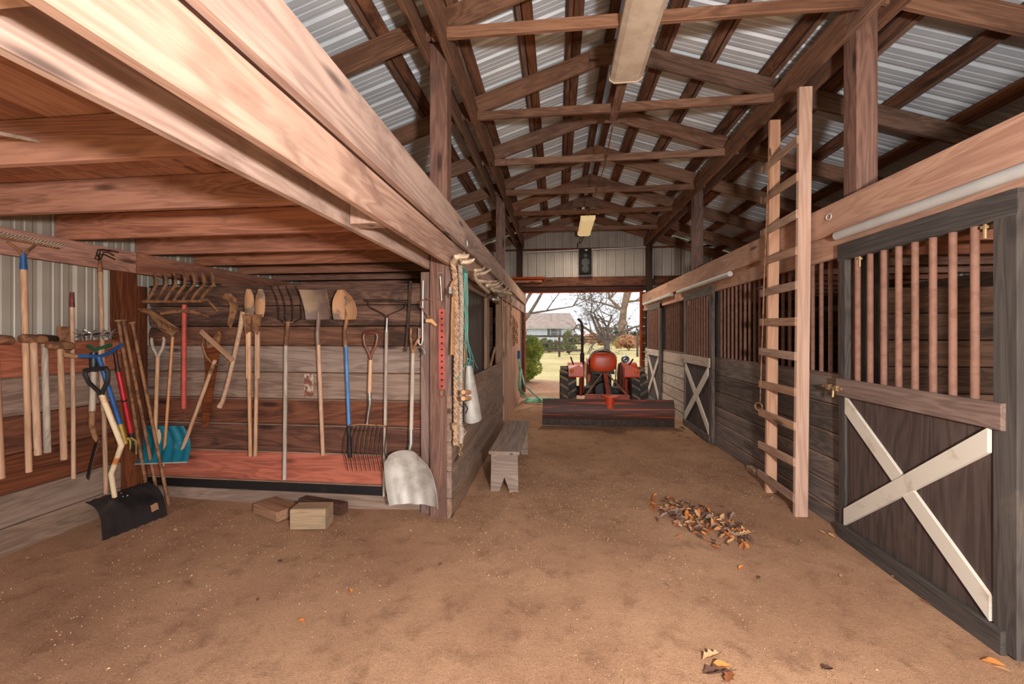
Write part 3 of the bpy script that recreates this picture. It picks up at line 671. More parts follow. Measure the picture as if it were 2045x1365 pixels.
# round shovel
t = root('round_shovel', T(698, 913), 'round point shovel with a light blue handle and black grip', 'shovel', G1)
handle(t, [T(691, 690, .05), T(697, 850, .04)], .015, 'bluelt')
handle(t, [T(697, 849, .04), T(699, 913, .035)], [.016, .018], 'blackpl', 'grip')
handle(t, [T(690, 605, .045), T(692, 640, .05), T(688, 662, .055), T(690, 692, .05)], [.006, .015, .016, .017], 'rust', 'socket')
blade(t, 'blade', T(692, 638, .05), T(684, 578, .10), [.100, .108, .110, .106, .094, .068, .030], XX, NY, 'tan_steel', dish=.03, curl=-.02, tipcurve=.02)
# manure fork
t = root('manure_fork', T(737, 938), 'ten tined manure fork hanging tines downward', 'fork', G1)
rod_board(t, T(740, 718, .05), T(738, 785, .05), .016, 'handle')
dgrip(t, T(740, 712, .05), ZZ, XX, .125, .2, .012, 'brgrip', 'brgrip')
handle(t, [T(738, 784, .05), T(739, 805, .05), T(735, 830, .055), T(733, 847, .06)], [.017, .016, .012, .010], 'steel', 'ferrule')
mb = MB(); mb.tube([T(698, 849, .06), T(716, 847, .06), T(760, 849, .06), T(775, 853, .06)], .008, 8); obj('tine_bar', mb, 'rust', t, True)
for k in range(10):
    x0 = 697 + k * 8.4; xb = 690 + k * 9.0
    mb = MB(); mb.tube([T(x0, 849, .06), T(xb - 2 + k * .2, 875, .085), T(xb - 3, 900, .11), T(xb + 2, 922, .11), T(xb + 5, 940, .09)], [.005, .005, .005, .004, .003], 6); obj('tine', mb, 'iron', t, True)
# bow rake
t = root('bow_rake', T(767, 990), 'bow rake with a long thin weathered handle, head upward', 'rake', G1)
rod_board(t, T(772, 660, .05), T(767, 990, .02), .014, 'handle_gr')
handle(t, [T(773, 634, .05), T(772, 662, .05)], [.010, .014], 'steel', 'ferrule')
for s_, pts in ((-1, ((772, 636), (768, 628), (748, 618), (738, 612), (735, 602))), (1, ((772, 636), (777, 628), (797, 620), (808, 614), (813, 602)))):
    mb = MB(); mb.tube([T(x, y, .05) for x, y in pts], .0055, 6); obj('bow', mb, 'iron', t, True)
mb = MB(); mb.tube([T(730, 600, .05), T(814, 602, .05)], .008, 4); hb = obj('head_bar', mb, 'iron', t)
for k in range(14):
    a = lerp(T(731, 599, .05), T(813, 601, .05), k / 13); mb = MB(); mb.tube([a, a + Vector((0, -.05, .008))], [.005, .003], 4); sub(obj('tooth', mb, 'iron', None), hb)
# flat bar and J hook
mb = MB(); mb.flat([T(818, 561, .05), T(823, 561, .05), T(820, 620, .05), T(814, 690, .05), T(813, 701, .05), T(807, 701, .05), T(810, 690, .05), T(815, 620, .05)], .008, NY); tag(obj('flat_bar', mb, 'iron'), 'thin black flat iron bar beside the steel hook', 'iron bar', G1)
mb = MB(); mb.tube([T(845, 560, .06), T(844, 620, .06), T(844, 678, .06), T(842, 687, .06), T(839, 689, .06), T(836, 684, .06), T(837, 655, .06)], .0065, 8); tag(obj('steel_hook', mb, 'galv', None, True), 'long galvanised rod hook above the scoop shovel', 'hook', G1)
# scoop shovel
t = root('scoop_shovel', T(832, 1002, .12), 'big aluminium scoop shovel hanging beside the corner post', 'shovel', G1)
rod_board(t, T(825, 705, .06), T(821, 862, .08), .017, 'handle_gr')
mb = MB()
for s_ in (-1, 1): mb.tube([T(825, 708, .06), T(825 + s_ * 3, 690, .06), T(829 + s_ * 9, 672, .06), T(830 + s_ * 9, 655, .06)], [.014, .012, .010, .009], 8)
obj('fork_handle', mb, 'rust', t, True)
handle(t, [T(821, 858, .08), T(821, 885, .085), T(816, 905, .10), T(810, 950, .115)], [.019, .018, .013, .004], 'steel', 'socket')
mb = MB(); pa, pb = T(818, 893, .10), T(834, 1003, .10); sdv = (T(877, 1003, .1) - T(792, 998, .1)).normalized(); axs = pb - pa
wsv = [.125, .172, .19, .198, .204, .207, .208, .206, .2]
def sf(u, v):
    q = 2 * u - 1; vv = v - .06 * (1 - v) * 0
    rise = .07 * abs(q) ** 3 + .06 * (1 - v) ** 4 * 1.0
    top = .10 * (1 - math.sqrt(max(0, 1 - q * q))) * (1 - v) ** 2
    return pa + axs * (v + top) + sdv * (q * pl(wsv, v)) + Vector((0, -rise - .03, 0)) + Vector((0, .006 * math.sin(u * 22) * v, 0))
mb.sheet(sf, 28, 24, .004); obj('scoop', mb, 'alu', t, True)
# small things on the post
t = root('hay_hook', PY(868, 635, 3.28), 'rusty hay hook with a wooden grip on the corner post', 'hook')
def TP(x, y, o=0.): return PY(x, y, 3.285 - o)
mb = MB(); mb.tube([TP(866, 598, .02), TP(850, 596, .02), TP(840, 602, .02), TP(840, 612, .02), TP(850, 622, .02), TP(858, 634, .02)], [.003, .005, .006, .006, .006, .006], 6); obj('hook', mb, 'rust', t, True)
mb = MB(); mb.tube([TP(851, 640, .02), TP(862, 640, .02), TP(872, 650, .02)], [.016, .02, .012], 8); obj('grip', mb, 'leather', t, True)
t = root('perforated_strip', TP(882, 780), 'red perforated steel strip nailed to the corner post', 'steel strip')
mb = MB(); mb.flat([TP(876, 617), TP(889, 617), TP(890, 777), TP(876, 777)], .008, NY); st = obj('strip', mb, 'redstrip', t)
for k in range(13):
    p = TP(882.5, 624 + k * 12.2, .009); mb = MB(); mb.lathe([(0, 0), (.009, 0), (.009, .003), (0, .003)], p, NY, 10); obj('hole', mb, 'dkpost', t)
mb = MB(); mb.box(TP(882, 785), (.02, .01, .06)); obj('tail', mb, 'rust', t)
t = root('hitch_pin', TP(881, 603), 'steel pin hanging from a ring on the corner post', 'pin')
mb = MB(); mb.tube([TP(879, 552, .01), TP(882, 600, .01)], .006, 8); mb.tube([TP(874, 597, .01), TP(891, 596, .01)], .003, 6); obj('pin', mb, 'steel', t, True)
mb = MB(); mb.ring(TP(879, 550, .015), (0, 1, .2), .024, .003, 16, 6); obj('ring', mb, 'steel', t, True)
mb = MB(); mb.tube([TP(840, 692, .03), TP(846, 698, .03), TP(848, 706, .03), TP(842, 712, .03)], [.004, .012, .01, .003], 6); tag(obj('snap_hook', mb, 'steel', None, True), 'small steel snap on the batten beside the corner post', 'snap')

# ---- tools along the outer wall
t = root('landscape_rake', LW(58, 942), 'wide landscape rake with a blue socket, head upward', 'rake', G2)
rod_board(t, LW(47, 535, .05), LW(58, 942, .03), .018, 'handle')
handle(t, [LW(46, 505, .05), LW(47, 538, .05)], [.014, .02], 'blue', 'socket')
for pts in (((46, 512), (38, 500), (15, 482)), ((48, 512), (56, 500), (72, 488))):
    mb = MB(); mb.tube([LW(x, y, .05) for x, y in pts], [.012, .009, .008], 6); obj('brace', mb, 'rust', t, True)
mb = MB(); mb.tube([LW(-40, 464, .06), LW(0, 472, .06), LW(118, 495, .06)], .010, 6); hb = obj('head_bar', mb, 'rust', t, True)
for k in range(22):
    a = lerp(LW(-38, 463, .06), LW(117, 494, .06), k / 21); mb = MB(); mb.tube([a, a + Vector((.045, .0, .012)), a + Vector((.06, 0, .022))], [.006, .005, .003], 5); sub(obj('tooth', mb, 'handle_gr', None), hb)
def sledge(xh, y0, xe, ye, hx0, hx1, hy_, lab, off, m='handle'):
    t = root('sledge_hammer', LW(xe, ye, off), lab, 'hammer', G2)
    rod_board(t, LW(xh, hy_ - 6, off), LW(xe, ye, off), .019, m, taper=1.1)
    a, b = LW(hx0, hy_ - 1, off), LW(hx1, hy_ + 2, off)
    mb = MB(); mb.tube([a, lerp(a, b, .06), lerp(a, b, .35), lerp(a, b, .65), lerp(a, b, .94), b], [.024, .03, .032, .032, .03, .022], 8); obj('head', mb, 'iron' if off < .1 else 'rust', t, True)
sledge(66, 684, 76, 908, 40, 92, 676, 'sledge hammer nearest the landscape rake handle', .10)
sledge(88, 684, 95, 903, 72, 114, 676, 'sledge hammer with a pale mottled handle, second from the landscape rake', .07, 'handle_gr')
sledge(120, 697, 128, 917, 92, 146, 689, 'sledge hammer with a rounded head below the others', .11)
sledge(-12, 684, 2, 955, -30, 25, 677, 'sledge hammer cut by the edge of the picture', .12)
t = root('garden_hoe', LW(147, 955), 'garden hoe with a maroon tip on its handle', 'hoe', G2)
rod_board(t, LW(144, 600, .05), LW(147, 955, .04), .014, 'handle'); handle(t, [LW(144, 583, .05), LW(144, 613, .05)], [.012, .016], 'dkred', 'grip')
t = root('flat_scraper', LW(127, 682, .02), 'square rusty scraper plate on the plank ledge', 'scraper', G2)
mb = MB(); mb.flat([LW(113, 651, .02), LW(140, 652, .02), LW(140, 700, .02), LW(113, 699, .02)], .006, XX); obj('plate', mb, 'rust', t)
mb = MB(); mb.tube([LW(127, 690, .03), LW(127, 706, .03)], .015, 8); obj('socket', mb, 'rust', t, True)
t = root('hand_cultivator', LW(210, 985), 'long handled cultivator with four bent wire tines', 'cultivator', G2)
rod_board(t, LW(200, 540, .02), LW(212, 985, .0), .016, 'handle')
handle(t, [LW(200, 518, .02), LW(200, 543, .02)], [.01, .018], 'rust', 'ferrule')
for k, (xe, ye, xm, ym) in enumerate(((222, 501, 193, 498), (237, 503, 198, 499), (228, 510, 204, 503), (230, 518, 190, 508))):
    mb = MB(); mb.tube([LW(200, 520, .02), LW(xm, ym + 8, .06), LW(xm + 3, ym, .07), LW((xm + xe) / 2, ym, .09), LW(xe, ye, .08)], .0045, 5); obj('tine', mb, 'iron', t, True)
t = root('garden_weasel', LW(195, 690, .08), 'rotary tiller with spiked star wheels on the plank ledge', 'rotary tiller', G2)
for k in range(4):
    c = LW(163 + k * 19, 668 - (k % 2) * 2, .09); mb = MB()
    for j in range(9):
        a = j * 2 * math.pi / 9 + k; dv = Vector((.35 * math.sin(a * 2), math.cos(a), math.sin(a))).normalized() * .055
        mb.tube([c, c + dv], [.007, .003], 5)
    obj('star_wheel', mb, 'steel', t)
mb = MB(); mb.tube([LW(158, 668, .09), LW(230, 664, .09)], .006, 6); obj('axle', mb, 'iron', t)
mb = MB(); mb.tube([LW(175, 690, .09), LW(190, 698, .09), LW(222, 688, .09)], .014, 6); obj('frame', mb, 'green', t, True)
rod_board(t, LW(200, 694, .07), LW(206, 820, .06), .014, 'handle')
t = root('twist_tiller', LW(250, 890, .18), 'blue handled twist tiller with yellow claws', 'tiller', G2)
p0 = LW(197, 712, .20); p1 = LW(240, 846, .26)
mb = MB(); mb.tube([LW(150, 710, .16), LW(197, 712, .2), LW(215, 706, .2), LW(243, 688, .16)], .014, 8); obj('handle_bar', mb, 'blue', t, True)
handle(t, [LW(129, 708, .16), LW(152, 711, .16)], .018, 'tan_steel', 'grip')
handle(t, [p0, p1], .016, 'blue', 'shaft')
handle(t, [p1, LW(251, 885, .28)], .018, 'yellow', 'sleeve')
for k, (dx, dy) in enumerate(((-14, 26), (10, 24), (20, 14), (22, 34))):
    a = LW(250, 878, .28); mb = MB(); mb.tube([a, LW(250 + dx * .6, 874, .28 + .02 * k), LW(250 + dx, 880, .28 + .03 * k), LW(250 + dx, 872 + dy, .28 + .02 * k)], .007, 6); obj('claw', mb, 'yellow', t, True)
t = root('long_pruner', LW(264, 900, .2), 'red and black long handled pruner by the corner', 'pruner', G2)
handle(t, [LW(229, 697, .12), LW(234, 730, .13), LW(236, 742, .13)], [.012, .014, .018], 'iron', 'upper_grip')
handle(t, [LW(236, 740, .13), LW(262, 866, .2)], .016, 'redpl', 'shaft'); handle(t, [LW(248, 798, .165), LW(249, 801, .165)], .019, 'iron', 'collar')
handle(t, [LW(262, 864, .2), LW(264, 885, .2), LW(268, 902, .2)], [.018, .02, .01], 'blackpl', 'jaw')
t = root('drain_spade', LW(178, 955, .12), 'narrow spade seen edge on with a black grip', 'spade', G2)
rod_board(t, LW(187, 742, .13), LW(184, 822, .13), .021, 'handle_gr'); handle(t, [LW(186, 742, .13), LW(187, 722, .13), LW(187, 703, .13)], [.02, .026, .022], 'blackpl', 'grip')
handle(t, [LW(184, 820, .13), LW(183, 850, .13), LW(190, 872, .14), LW(196, 884, .15)], [.022, .02, .018, .01], 'rust', 'socket')
mb = MB(); a, b = LW(194, 876, .15), LW(174, 956, .12)
mb.sheet(lambda u, v: lerp(a, b, v) + Vector((.10 * (u - .5) * 2 * .5, -.06 * (u - .5), .012 * math.sin(v * 3))), 6, 10, .006); obj('blade', mb, 'iron', t, True)
# black snow shovel standing on the floor
t = root('snow_pusher', PZ(250, 1050), 'black snow shovel with a bent cream handle standing on the floor', 'shovel')
Q = lambda x, y, X=-2.95: PX(x, y, X)
hb0, hb1, hb2 = PY(203, 788, 2.80), PY(243, 888, 2.86), PY(222, 945, 2.92)
e0 = PY(229, 992, 2.95)
handle(t, [hb0, lerp(hb0, hb1, .5), hb1, lerp(hb1, hb2, .15), hb2, e0], [.019, .019, .019, .019, .019, .017], 'cream')
dgrip(t, hb0, Vector((-.2, -.05, 1)), Vector((1, .1, .1)), .18, .2, .014, 'blackpl')
D_, C_ = PZ(204, 1079), PZ(334, 1028)
A_, B_ = PY(170, 1003, D_.y + .16), PY(294, 962, C_.y + .14)
def pf(u, v):
    p = lerp(lerp(A_, B_, u), lerp(D_, C_, u), v); n_ = Vector((-.35, .75, .45)).normalized()
    return p + n_ * (.07 * math.sin(v * math.pi) + .005 * math.cos(u * 44)) + Vector((0, 0, .02 * (1 if 0 < u < 1 else 0) * 0))
mb = MB(); mb.sheet(pf, 56, 12, .006); bp = obj('blade', mb, 'greyblk', t, True)
for u, v in ((.42, .12), (.5, .12), (.44, .3), (.52, .3)):
    mb = MB(); mb.ball(pf(u, v) + Vector((.01, -.012, .01)), .007, 8, 6); sub(obj('bolt', mb, 'steel', None, True), bp)
mb = MB(); mb.sheet(lambda u, v: pf(.78 + .12 * u, .72 + .13 * v) + Vector((.006, -.014, .004)), 4, 3); sub(obj('label_patch', mb, 'tan_steel', None), bp)
# iron bars
for k, (x0, y0, x1, y1, Y0, Y1, lab) in enumerate(((236, 640, 298, 1004, 3.02, 3.18, 'thin iron bar leaning furthest into the corner'), (246, 640, 318, 1004, 2.98, 3.05, 'iron digging bar with a flattened top leaning by the corner'), (264, 645, 338, 1012, 3.0, 3.0, 'iron digging bar leaning closest to the teal snow shovel'))):
    a, b = PX(x0, y0, -3.72), PZ(x1, y1, -.02)
    t = root('digging_bar', b, lab, 'iron bar', 'iron bars leaning in the corner')
    handle(t, [a, b], .0135, 'rust', 'shaft'); 
    mb = MB(); mb.lathe([(0, -.01), (.026, -.008), (.026, .006), (0, .012)], a, (b - a), 12); obj('cap', mb, 'rust', t, True)

# ---- blocks of wood
def block(px, py, w_, d_, h_, rz_, mat, lab):
    p = PZ(px, py); o = board('wood_block', (-w_ / 2, 0, 0), (w_ / 2, 0, 0), h_, d_, ZZ, mat, ch=.008)
    o.matrix_world = Matrix.Translation((p.x, p.y + d_ / 2, h_ / 2 - .012)) @ Matrix.Rotation(rz_, 4, 'Z'); tag(o, lab, 'wood block')
block(612, 1055, .27, .15, .16, R(8), 'blk_a', 'square grey timber block in front of the tool wall')
block(640, 1020, .44, .09, .09, R(-12), 'blk_b', 'dark timber offcut behind the square grey block')
block(536, 1032, .34, .2, .08, R(-24), 'blk_c', 'split brown timber lying left of the square grey block')

# ---- bench
t = root('bench', (-.5, 4.55, 0), 'weathered low wooden bench against the stall half wall', 'bench')
yb0, yb1, xb0, xb1, zb_ = 3.93, 5.32, -.66, -.36, .37
for k in range(2): board('seat_board', (xb0 + .074 + k * .15, yb0 - .03, zb_), (xb0 + .074 + k * .15, yb1, zb_), .148, .03, XX, 'bench', t)
for yy in (yb0 + .01, yb1 - .12):
    mb = MB(); mb.prism([(-.135, -.02), (-.055, -.02), (0, .13), (.055, -.02), (.135, -.02), (.128, zb_ - .015), (-.128, zb_ - .015)], ((xb0 + xb1) / 2, yy, 0), (1, 0, 0), (0, 0, 1), .03); obj('leg_panel', mb, 'bench', t)
board('apron', (xb1 - .04, yb0 + .03, zb_ - .06), (xb1 - .04, yb1 - .14, zb_ - .06), .08, .025, ZZ, 'bench', t)

# ---- ladder
t = root('ladder', (1.98, 3.9, 0), 'home made wooden ladder standing against the stall header', 'ladder')
board('rail', (1.995, 3.65, -.02), (2.03, 3.65, 3.54), .10, .04, XX, 'ladder', t)
board('rail', (2.01, 4.16, -.02), (2.045, 4.16, 3.53), .095, .04, XX, 'ladder', t)
for z in (3.11, 2.81, 2.49, 2.20, 1.90, 1.61, 1.33, 1.03, .75, .44, .15):
    x = 1.938 + .01 * z; board('rung', (x, 3.635 , z + random.uniform(-.01, .01)), (x + .01, 4.26, z + random.uniform(-.012, .012)), .07, .022, ZZ, 'rung', t)
t = root('hook_pole', PX(1516, 815, 1.9), 'thin iron pull rod with a ring hanging on the ladder', 'pull rod')
mb = MB(); mb.tube([PX(1541, 318, 1.92), PX(1538, 296, 1.92), PX(1535, 330, 1.92), PX(1526, 560, 1.91), PX(1518, 802, 1.9)], .006, 8); obj('rod', mb, 'rust', t, True)
mb = MB(); mb.ring(PX(1515, 811, 1.9), (.9, .5, 0), .036, .007, 20, 8); obj('ring', mb, 'rust', t, True)
mb = MB(); mb.tube([PX(1515, 575, 1.93), PX(1523, 573, 1.91)], .012, 6); obj('stop', mb, 'iron', t)
board_ = board('floor_block', PX(1497, 934, 2.1), PX(1510, 943, 2.1), .06, .06, ZZ, 'rung'); tag(board_, 'small pale wood block at the foot of the stall wall', 'wood block')
for (x, y, X, r_, lab) in ((1655, 433, 2.09, .024, 'small steel ring on the header right of the ladder'), (933, 486, -.815, .03, 'steel screw eye on the loft beam above the ropes')):
    mb = MB(); mb.ring(PX(x, y, X), (1, .15, 0), r_, .004, 18, 6); c = PX(x, y, X); mb.tube([c + Vector((0, 0, r_)), c + Vector((.03 if X > 0 else -.03, 0, r_))], .004, 6); tag(obj('screw_eye', mb, 'galv', None, True), lab, 'ring')

# ---- ropes and gear at the corner
def RX(x, y, o=0.): return PX(x, y, -.84 + o)
def twisted(name, pts, R_, r, strands, pitch, mat, parent):
    """laid rope: strands wound round the path"""
    path = []; pts = [Vector(p) for p in pts]
    for i in range(len(pts) - 1):
        n = max(2, int((pts[i + 1] - pts[i]).length / .012))
        path += [lerp(pts[i], pts[i + 1], k / n) for k in range(n)]
    path.append(pts[-1]); mb = MB()
    for s_ in range(strands):
        q = []; L = 0
        for i, p in enumerate(path):
            if i: L += (p - path[i - 1]).length
            a = 2 * math.pi * (L / pitch + s_ / strands); q.append(p + Vector((math.cos(a) * R_, math.sin(a) * R_, 0)))
        mb.tube(q, r, 6)
    return obj(name, mb, mat, parent, True)
t = root('braided_rope', RX(915, 890), 'thick twisted hemp rope hanging at the corner post', 'rope')
twisted('rope', [RX(903, 520, .01), RX(908, 545, .03), RX(912, 620, .03), RX(911, 760, .03), RX(911, 845, .03), RX(910, 888, .03)], .012, .012, 3, .11, 'rope', t)
mb = MB(); mb.tube([RX(908, 846, .03), RX(909, 856, .03)], .026, 8); obj('knot', mb, 'rope', t, True)
t = root('lead_rope', RX(922, 910), 'pale cotton lead rope ending in a metal snap', 'rope')
twisted('rope', [RX(918, 515, .03), RX(922, 600, .05), RX(920, 740, .05), RX(919, 850, .05)], .011, .011, 3, .07, 'rope2', t)
mb = MB(); mb.tube([RX(919, 848, .05), RX(921, 868, .05), RX(920, 885, .05)], [.022, .026, .016], 8); mb.tube([RX(924, 855, .05), RX(930, 862, .06), RX(926, 868, .05)], .012, 6); obj('knot', mb, 'rope2', t, True)
mb = MB(); mb.ring(RX(920, 888, .05), (.3, 1, 0), .018, .005, 14, 6); mb.tube([RX(920, 893, .05), RX(920, 900, .05)], .006, 6); mb.ring(RX(920, 906, .05), (.5, 1, 0), .016, .005, 14, 6); obj('snap', mb, 'brass', t, True)
t = root('leather_strap', RX(905, 690), 'tan leather strap with a buckle hanging behind the rope', 'strap')
mb = MB()
for pts in (((906, 570), (904, 640), (903, 708)), ((928, 540), (931, 600), (930, 660), (928, 780)), ((906, 560), (901, 572), (908, 585))):
    mb.sheet(lambda u, v, pts=pts: lerp(RX(*pts[min(int(v * (len(pts) - 1)), len(pts) - 2)], .015), RX(*pts[min(int(v * (len(pts) - 1)), len(pts) - 2) + 1], .015), v * (len(pts) - 1) - min(int(v * (len(pts) - 1)), len(pts) - 2)) + Vector((.006 * u, .05 * (u - .5), 0)), 2, 8, .006)
obj('strap', mb, 'leather', t, True)
mb = MB(); mb.box(RX(901, 580, .03), (.02, .05, .05)); mb.ring(RX(903, 584, .04), (1, .3, 0), .03, .005, 12, 6); obj('buckle', mb, 'steel', t, True)
t = root('baling_twine', RX(932, 760), 'teal baling twine bundle hanging from the loft beam', 'twine')
random.seed(3)
for k in range(7):
    x0, xe = 925 + k * 1.2, 928 + k * 3.0; mb = MB(); ye = random.choice((690, 735, 745, 760, 772)); o_ = .03 + .006 * (k % 4)
    mb.tube([RX(922 + k * .5, 532, o_), RX(x0 + 1, 545, o_), RX(x0 + random.uniform(0, 3), 600, o_), RX(x0 + random.uniform(0, 4), 640, o_), RX(x0 + 3 + random.uniform(-2, 3), 680, o_), RX((x0 + xe) / 2 + 6 + random.uniform(-3, 3), 712, o_), RX(xe + random.uniform(-4, 8), ye, o_)], .0030, 5); obj('strand', mb, 'twine', t, True)
mb = MB(); mb.tube([RX(912, 758, .05), RX(925, 735, .05), RX(938, 720, .05), RX(945, 718, .05)], .005, 5); mb.tube([RX(934, 716, .05), RX(946, 722, .05)], .007, 5); obj('knot', mb, 'twine', t, True)
t = root('plastic_jug', RX(945, 838), 'white plastic feed scoop cut from a jug hanging under the ropes', 'scoop')
pj_a, pj_b = RX(936, 730, .06), RX(942, 838, .09)
mb = MB()
def jf(u, v):
    a = u * 2 * math.pi; rr = .03 + .062 * v ** .8
    return lerp(pj_a, pj_b, v) + Vector((math.cos(a) * rr * .85, math.sin(a) * rr * 1.2 + .05 * v, .02 * math.sin(a) * v))
mb.sheet(jf, 22, 8, .003); obj('shell', mb, 'jug', t, True)
mb = MB(); mb.tube([RX(926, 785, .14), RX(928, 805, .15), RX(934, 815, .15), RX(930, 825, .15)], .006, 6); mb.tube([RX(928, 800, .15), RX(938, 798, .15)], .005, 6); obj('clip', mb, 'dkleather', t, True)
mb = MB()
for yy in (783, 795): mb.tube([RX(925, yy, .14), RX(938, yy, .15)], .018, 8)
obj('wrap', mb, 'leather', t, True)

# ---- antlers along the loft beam
def antler(name, pts, r, tines, lab):
    t = root(name, PX(*pts[0][:2], -.80), lab, 'antler', 'antlers nailed along the loft beam')
    P_ = [PX(x, y, -.815 + o) for x, y, o in pts]; n = len(P_)
    mb = MB(); mb.tube(P_, [r * (1 - .55 * i / (n - 1)) for i in range(n)], 8); obj('beam', mb, 'antler', t, True)
    for k, (i, x, y, o) in enumerate(tines):
        a, b = P_[i], PX(x, y, -.815 + o); mb = MB(); mb.tube([a, lerp(a, b, .4) + Vector((.02, 0, -.012)), lerp(a, b, .75) + Vector((.012, 0, -.008)), b], [r * .75, r * .65, r * .45, r * .12], 6); obj('tine', mb, 'antler', t, True)
antler('antler', [(907, 524, .0), (911, 514, .04), (917, 512, .06), (921, 522, .05)], .03, [(2, 936, 507, .12), (2, 927, 503, .05), (3, 948, 516, .16)], 'short antler at the corner above the twine')
antler('antler', [(975, 583, .01), (962, 572, .05), (952, 560, .08), (948, 548, .09), (949, 540, .1)], .022, [(4, 969, 531, .12), (3, 981, 536, .18), (2, 995, 560, .2)], 'large antler with long tines on the loft beam')
antler('antler', [(1002, 584, .01), (990, 580, .06), (980, 576, .09), (973, 570, .1)], .024, [(3, 1000, 561, .16), (2, 1006, 562, .14), (3, 975, 556, .08)], 'middle antler curving under the loft beam')
antler('antler', [(1020, 586, .01), (1008, 584, .06), (997, 582, .09), (986, 580, .1)], .024, [(2, 1012, 571, .14), (1, 1020, 573, .12)], 'antler furthest along the loft beam')
mb = MB(); mb.tube([RX(991, 588, .04), RX(992, 597, .06)], [.02, .024], 8); mb.tube([RX(985, 597, .06), RX(996, 598, .06)], .014, 6); tag(obj('hanging_bolt', mb, 'steel', None, True), 'short steel bolt hanging below the antlers', 'bolt')

# halters, chains, hose on the far left boards
def HX(x, y, o=0.): return PX(x, y, -.855 + o)
def strap(mb, pts, wd=.03):
    p = [HX(*q) for q in pts]
    for i in range(len(p) - 1): mb.sheet(lambda u, v, i=i: lerp(p[i], p[i + 1], v) + Vector((.008, wd * (u - .5), 0)), 1, 2, .006)
t = root('halter', HX(1006, 700), 'tan and black leather halter hanging past the half wall', 'halter', 'tack hung on the far boards')
mb = MB(); strap(mb, [(1003, 595, .02), (1004, 640, .02), (1006, 690, .03)]); strap(mb, [(1012, 592, .03), (1013, 650, .03), (1014, 700, .03)]); obj('cheek_strap', mb, 'leather', t)
mb = MB(); strap(mb, [(1009, 610, .03), (1011, 660, .04), (1010, 712, .04)], .05); strap(mb, [(1004, 705, .04), (1014, 702, .05)], .05); obj('lead', mb, 'dkleather', t)
t = root('halter', HX(1018, 650), 'halter with chain links hanging nearer the doorway', 'halter', 'tack hung on the far boards')
mb = MB()
for k in range(9): mb.ring(HX(1019 + (k % 2), 592 + k * 8, .03), (1, .6 * (k % 2), 0), .03, .007, 10, 5)
obj('chain', mb, 'rust', t, True)
mb = MB(); strap(mb, [(1021, 600, .03), (1022, 640, .04), (1019, 668, .04), (1017, 650, .03)], .05); obj('strap', mb, 'leather', t)
t = root('chain_lead', HX(1028, 690), 'rusty chains and snaps on the boards by the hose', 'chain', 'tack hung on the far boards')
for j, xx in enumerate((1025, 1028, 1032)):
    mb = MB()
    for k in range(8 - j): mb.ring(HX(xx + (k % 2) * .5, 634 + j * 5 + k * 7.5, .03), (1, .6 * (k % 2), 0), .035, .008, 10, 5)
    obj('chain', mb, 'rust', t, True)
t = root('garden_hose', HX(1040, 800), 'pale green garden hose hung and coiled beside the doorway', 'hose')
mb = MB()
for k in range(3):
    mb.tube([HX(1036, 712, .05), HX(1038 + k * .8, 740, .06 + .01 * k), HX(1035 + k * 1.5, 775, .05 + .02 * k), Vector((-.79 + .045 * k, 9.4 + .05 * k, .05))], .016, 7)
mb.tube([HX(1036, 712, .05), HX(1041, 740, .10), HX(1048, 770, .2), Vector((-.35, 9.0, .05)), Vector((.0, 9.05, .04))], .016, 7)
obj('hanging_loops', mb, 'hose', t, True)
mb = MB()
for k in range(3): 
    c = Vector((-.35 + .04 * k, 9.12 + .03 * k, .02 + .02 * k)); mb.tube([c + Vector(((.38 + .02 * k) * math.cos(a / 24 * 2 * math.pi), .13 * math.sin(a / 24 * 2 * math.pi), .01)) for a in range(25)], .016, 7)
obj('coil', mb, 'hose', t, True)
mb = MB(); mb.tube([HX(1036, 700, .05), HX(1036, 716, .05)], .03, 8); obj('tie', mb, 'blue', t, True)
t = root('leaning_stick', PX(1003, 718, -1.0), 'thin pale stick leaning inside the left stall', 'stick'); 
rod_board(t, PX(992, 625 + 55, -1.02), PX(978, 735, -1.0), .02, 'handle', 'shaft')
# ---- fluorescent fixtures
def fixture(y0, y1, xc, z, mat, lab, mount):
    t = root('fluorescent_fixture', (xc, (y0 + y1) / 2, z), lab, 'ceiling light')
    w_ = .14; mb = MB()
    mb.prism([(-w_, .09), (-w_, .03), (-w_ * .72, 0), (w_ * .72, 0), (w_, .03), (w_, .09)], (xc, (y0 + y1) / 2, z), (1, 0, 0), (0, 0, 1), y1 - y0); obj('housing', mb, mat, t)
    for yy in (y0 - .004, y1 + .004):
        mb = MB(); mb.prism([(-w_ - .006, .10), (-w_ - .006, .025), (-w_ * .74, -.006), (w_ * .74, -.006), (w_ + .006, .025), (w_ + .006, .10)], (xc, yy, z), (1, 0, 0), (0, 0, 1), .012); obj('end_cap', mb, mat, t)
    board('mounting_board', (xc, mount[0], z + .12), (xc, mount[1], z + .12), .089, .038, XX, 'truss', t)
fixture(2.33, 3.74, .60, 3.74, 'fixture', 'long beige fluorescent fixture close under the roof', (2.4, 4.62))
M['litlens'] = NT('lit_yellowed_lens').m
for nd in M['litlens'].node_tree.nodes:
    if nd.type == 'BSDF_PRINCIPLED':
        nd.inputs['Base Color'].default_value = srgb((224, 196, 132)); nd.inputs['Emission Color'].default_value = (1, .74, .38, 1); nd.inputs['Emission Strength'].default_value = .35
fixture(8.35, 9.62, .60, 3.78, 'litlens', 'yellowed fluorescent fixture near the gable', (8.1, 9.6))
light('far_fixture_tubes', 'AREA', (.60, 8.98, 3.765), 54, (1, .88, .70), shape='RECTANGLE', size=.2, size_y=1.2)
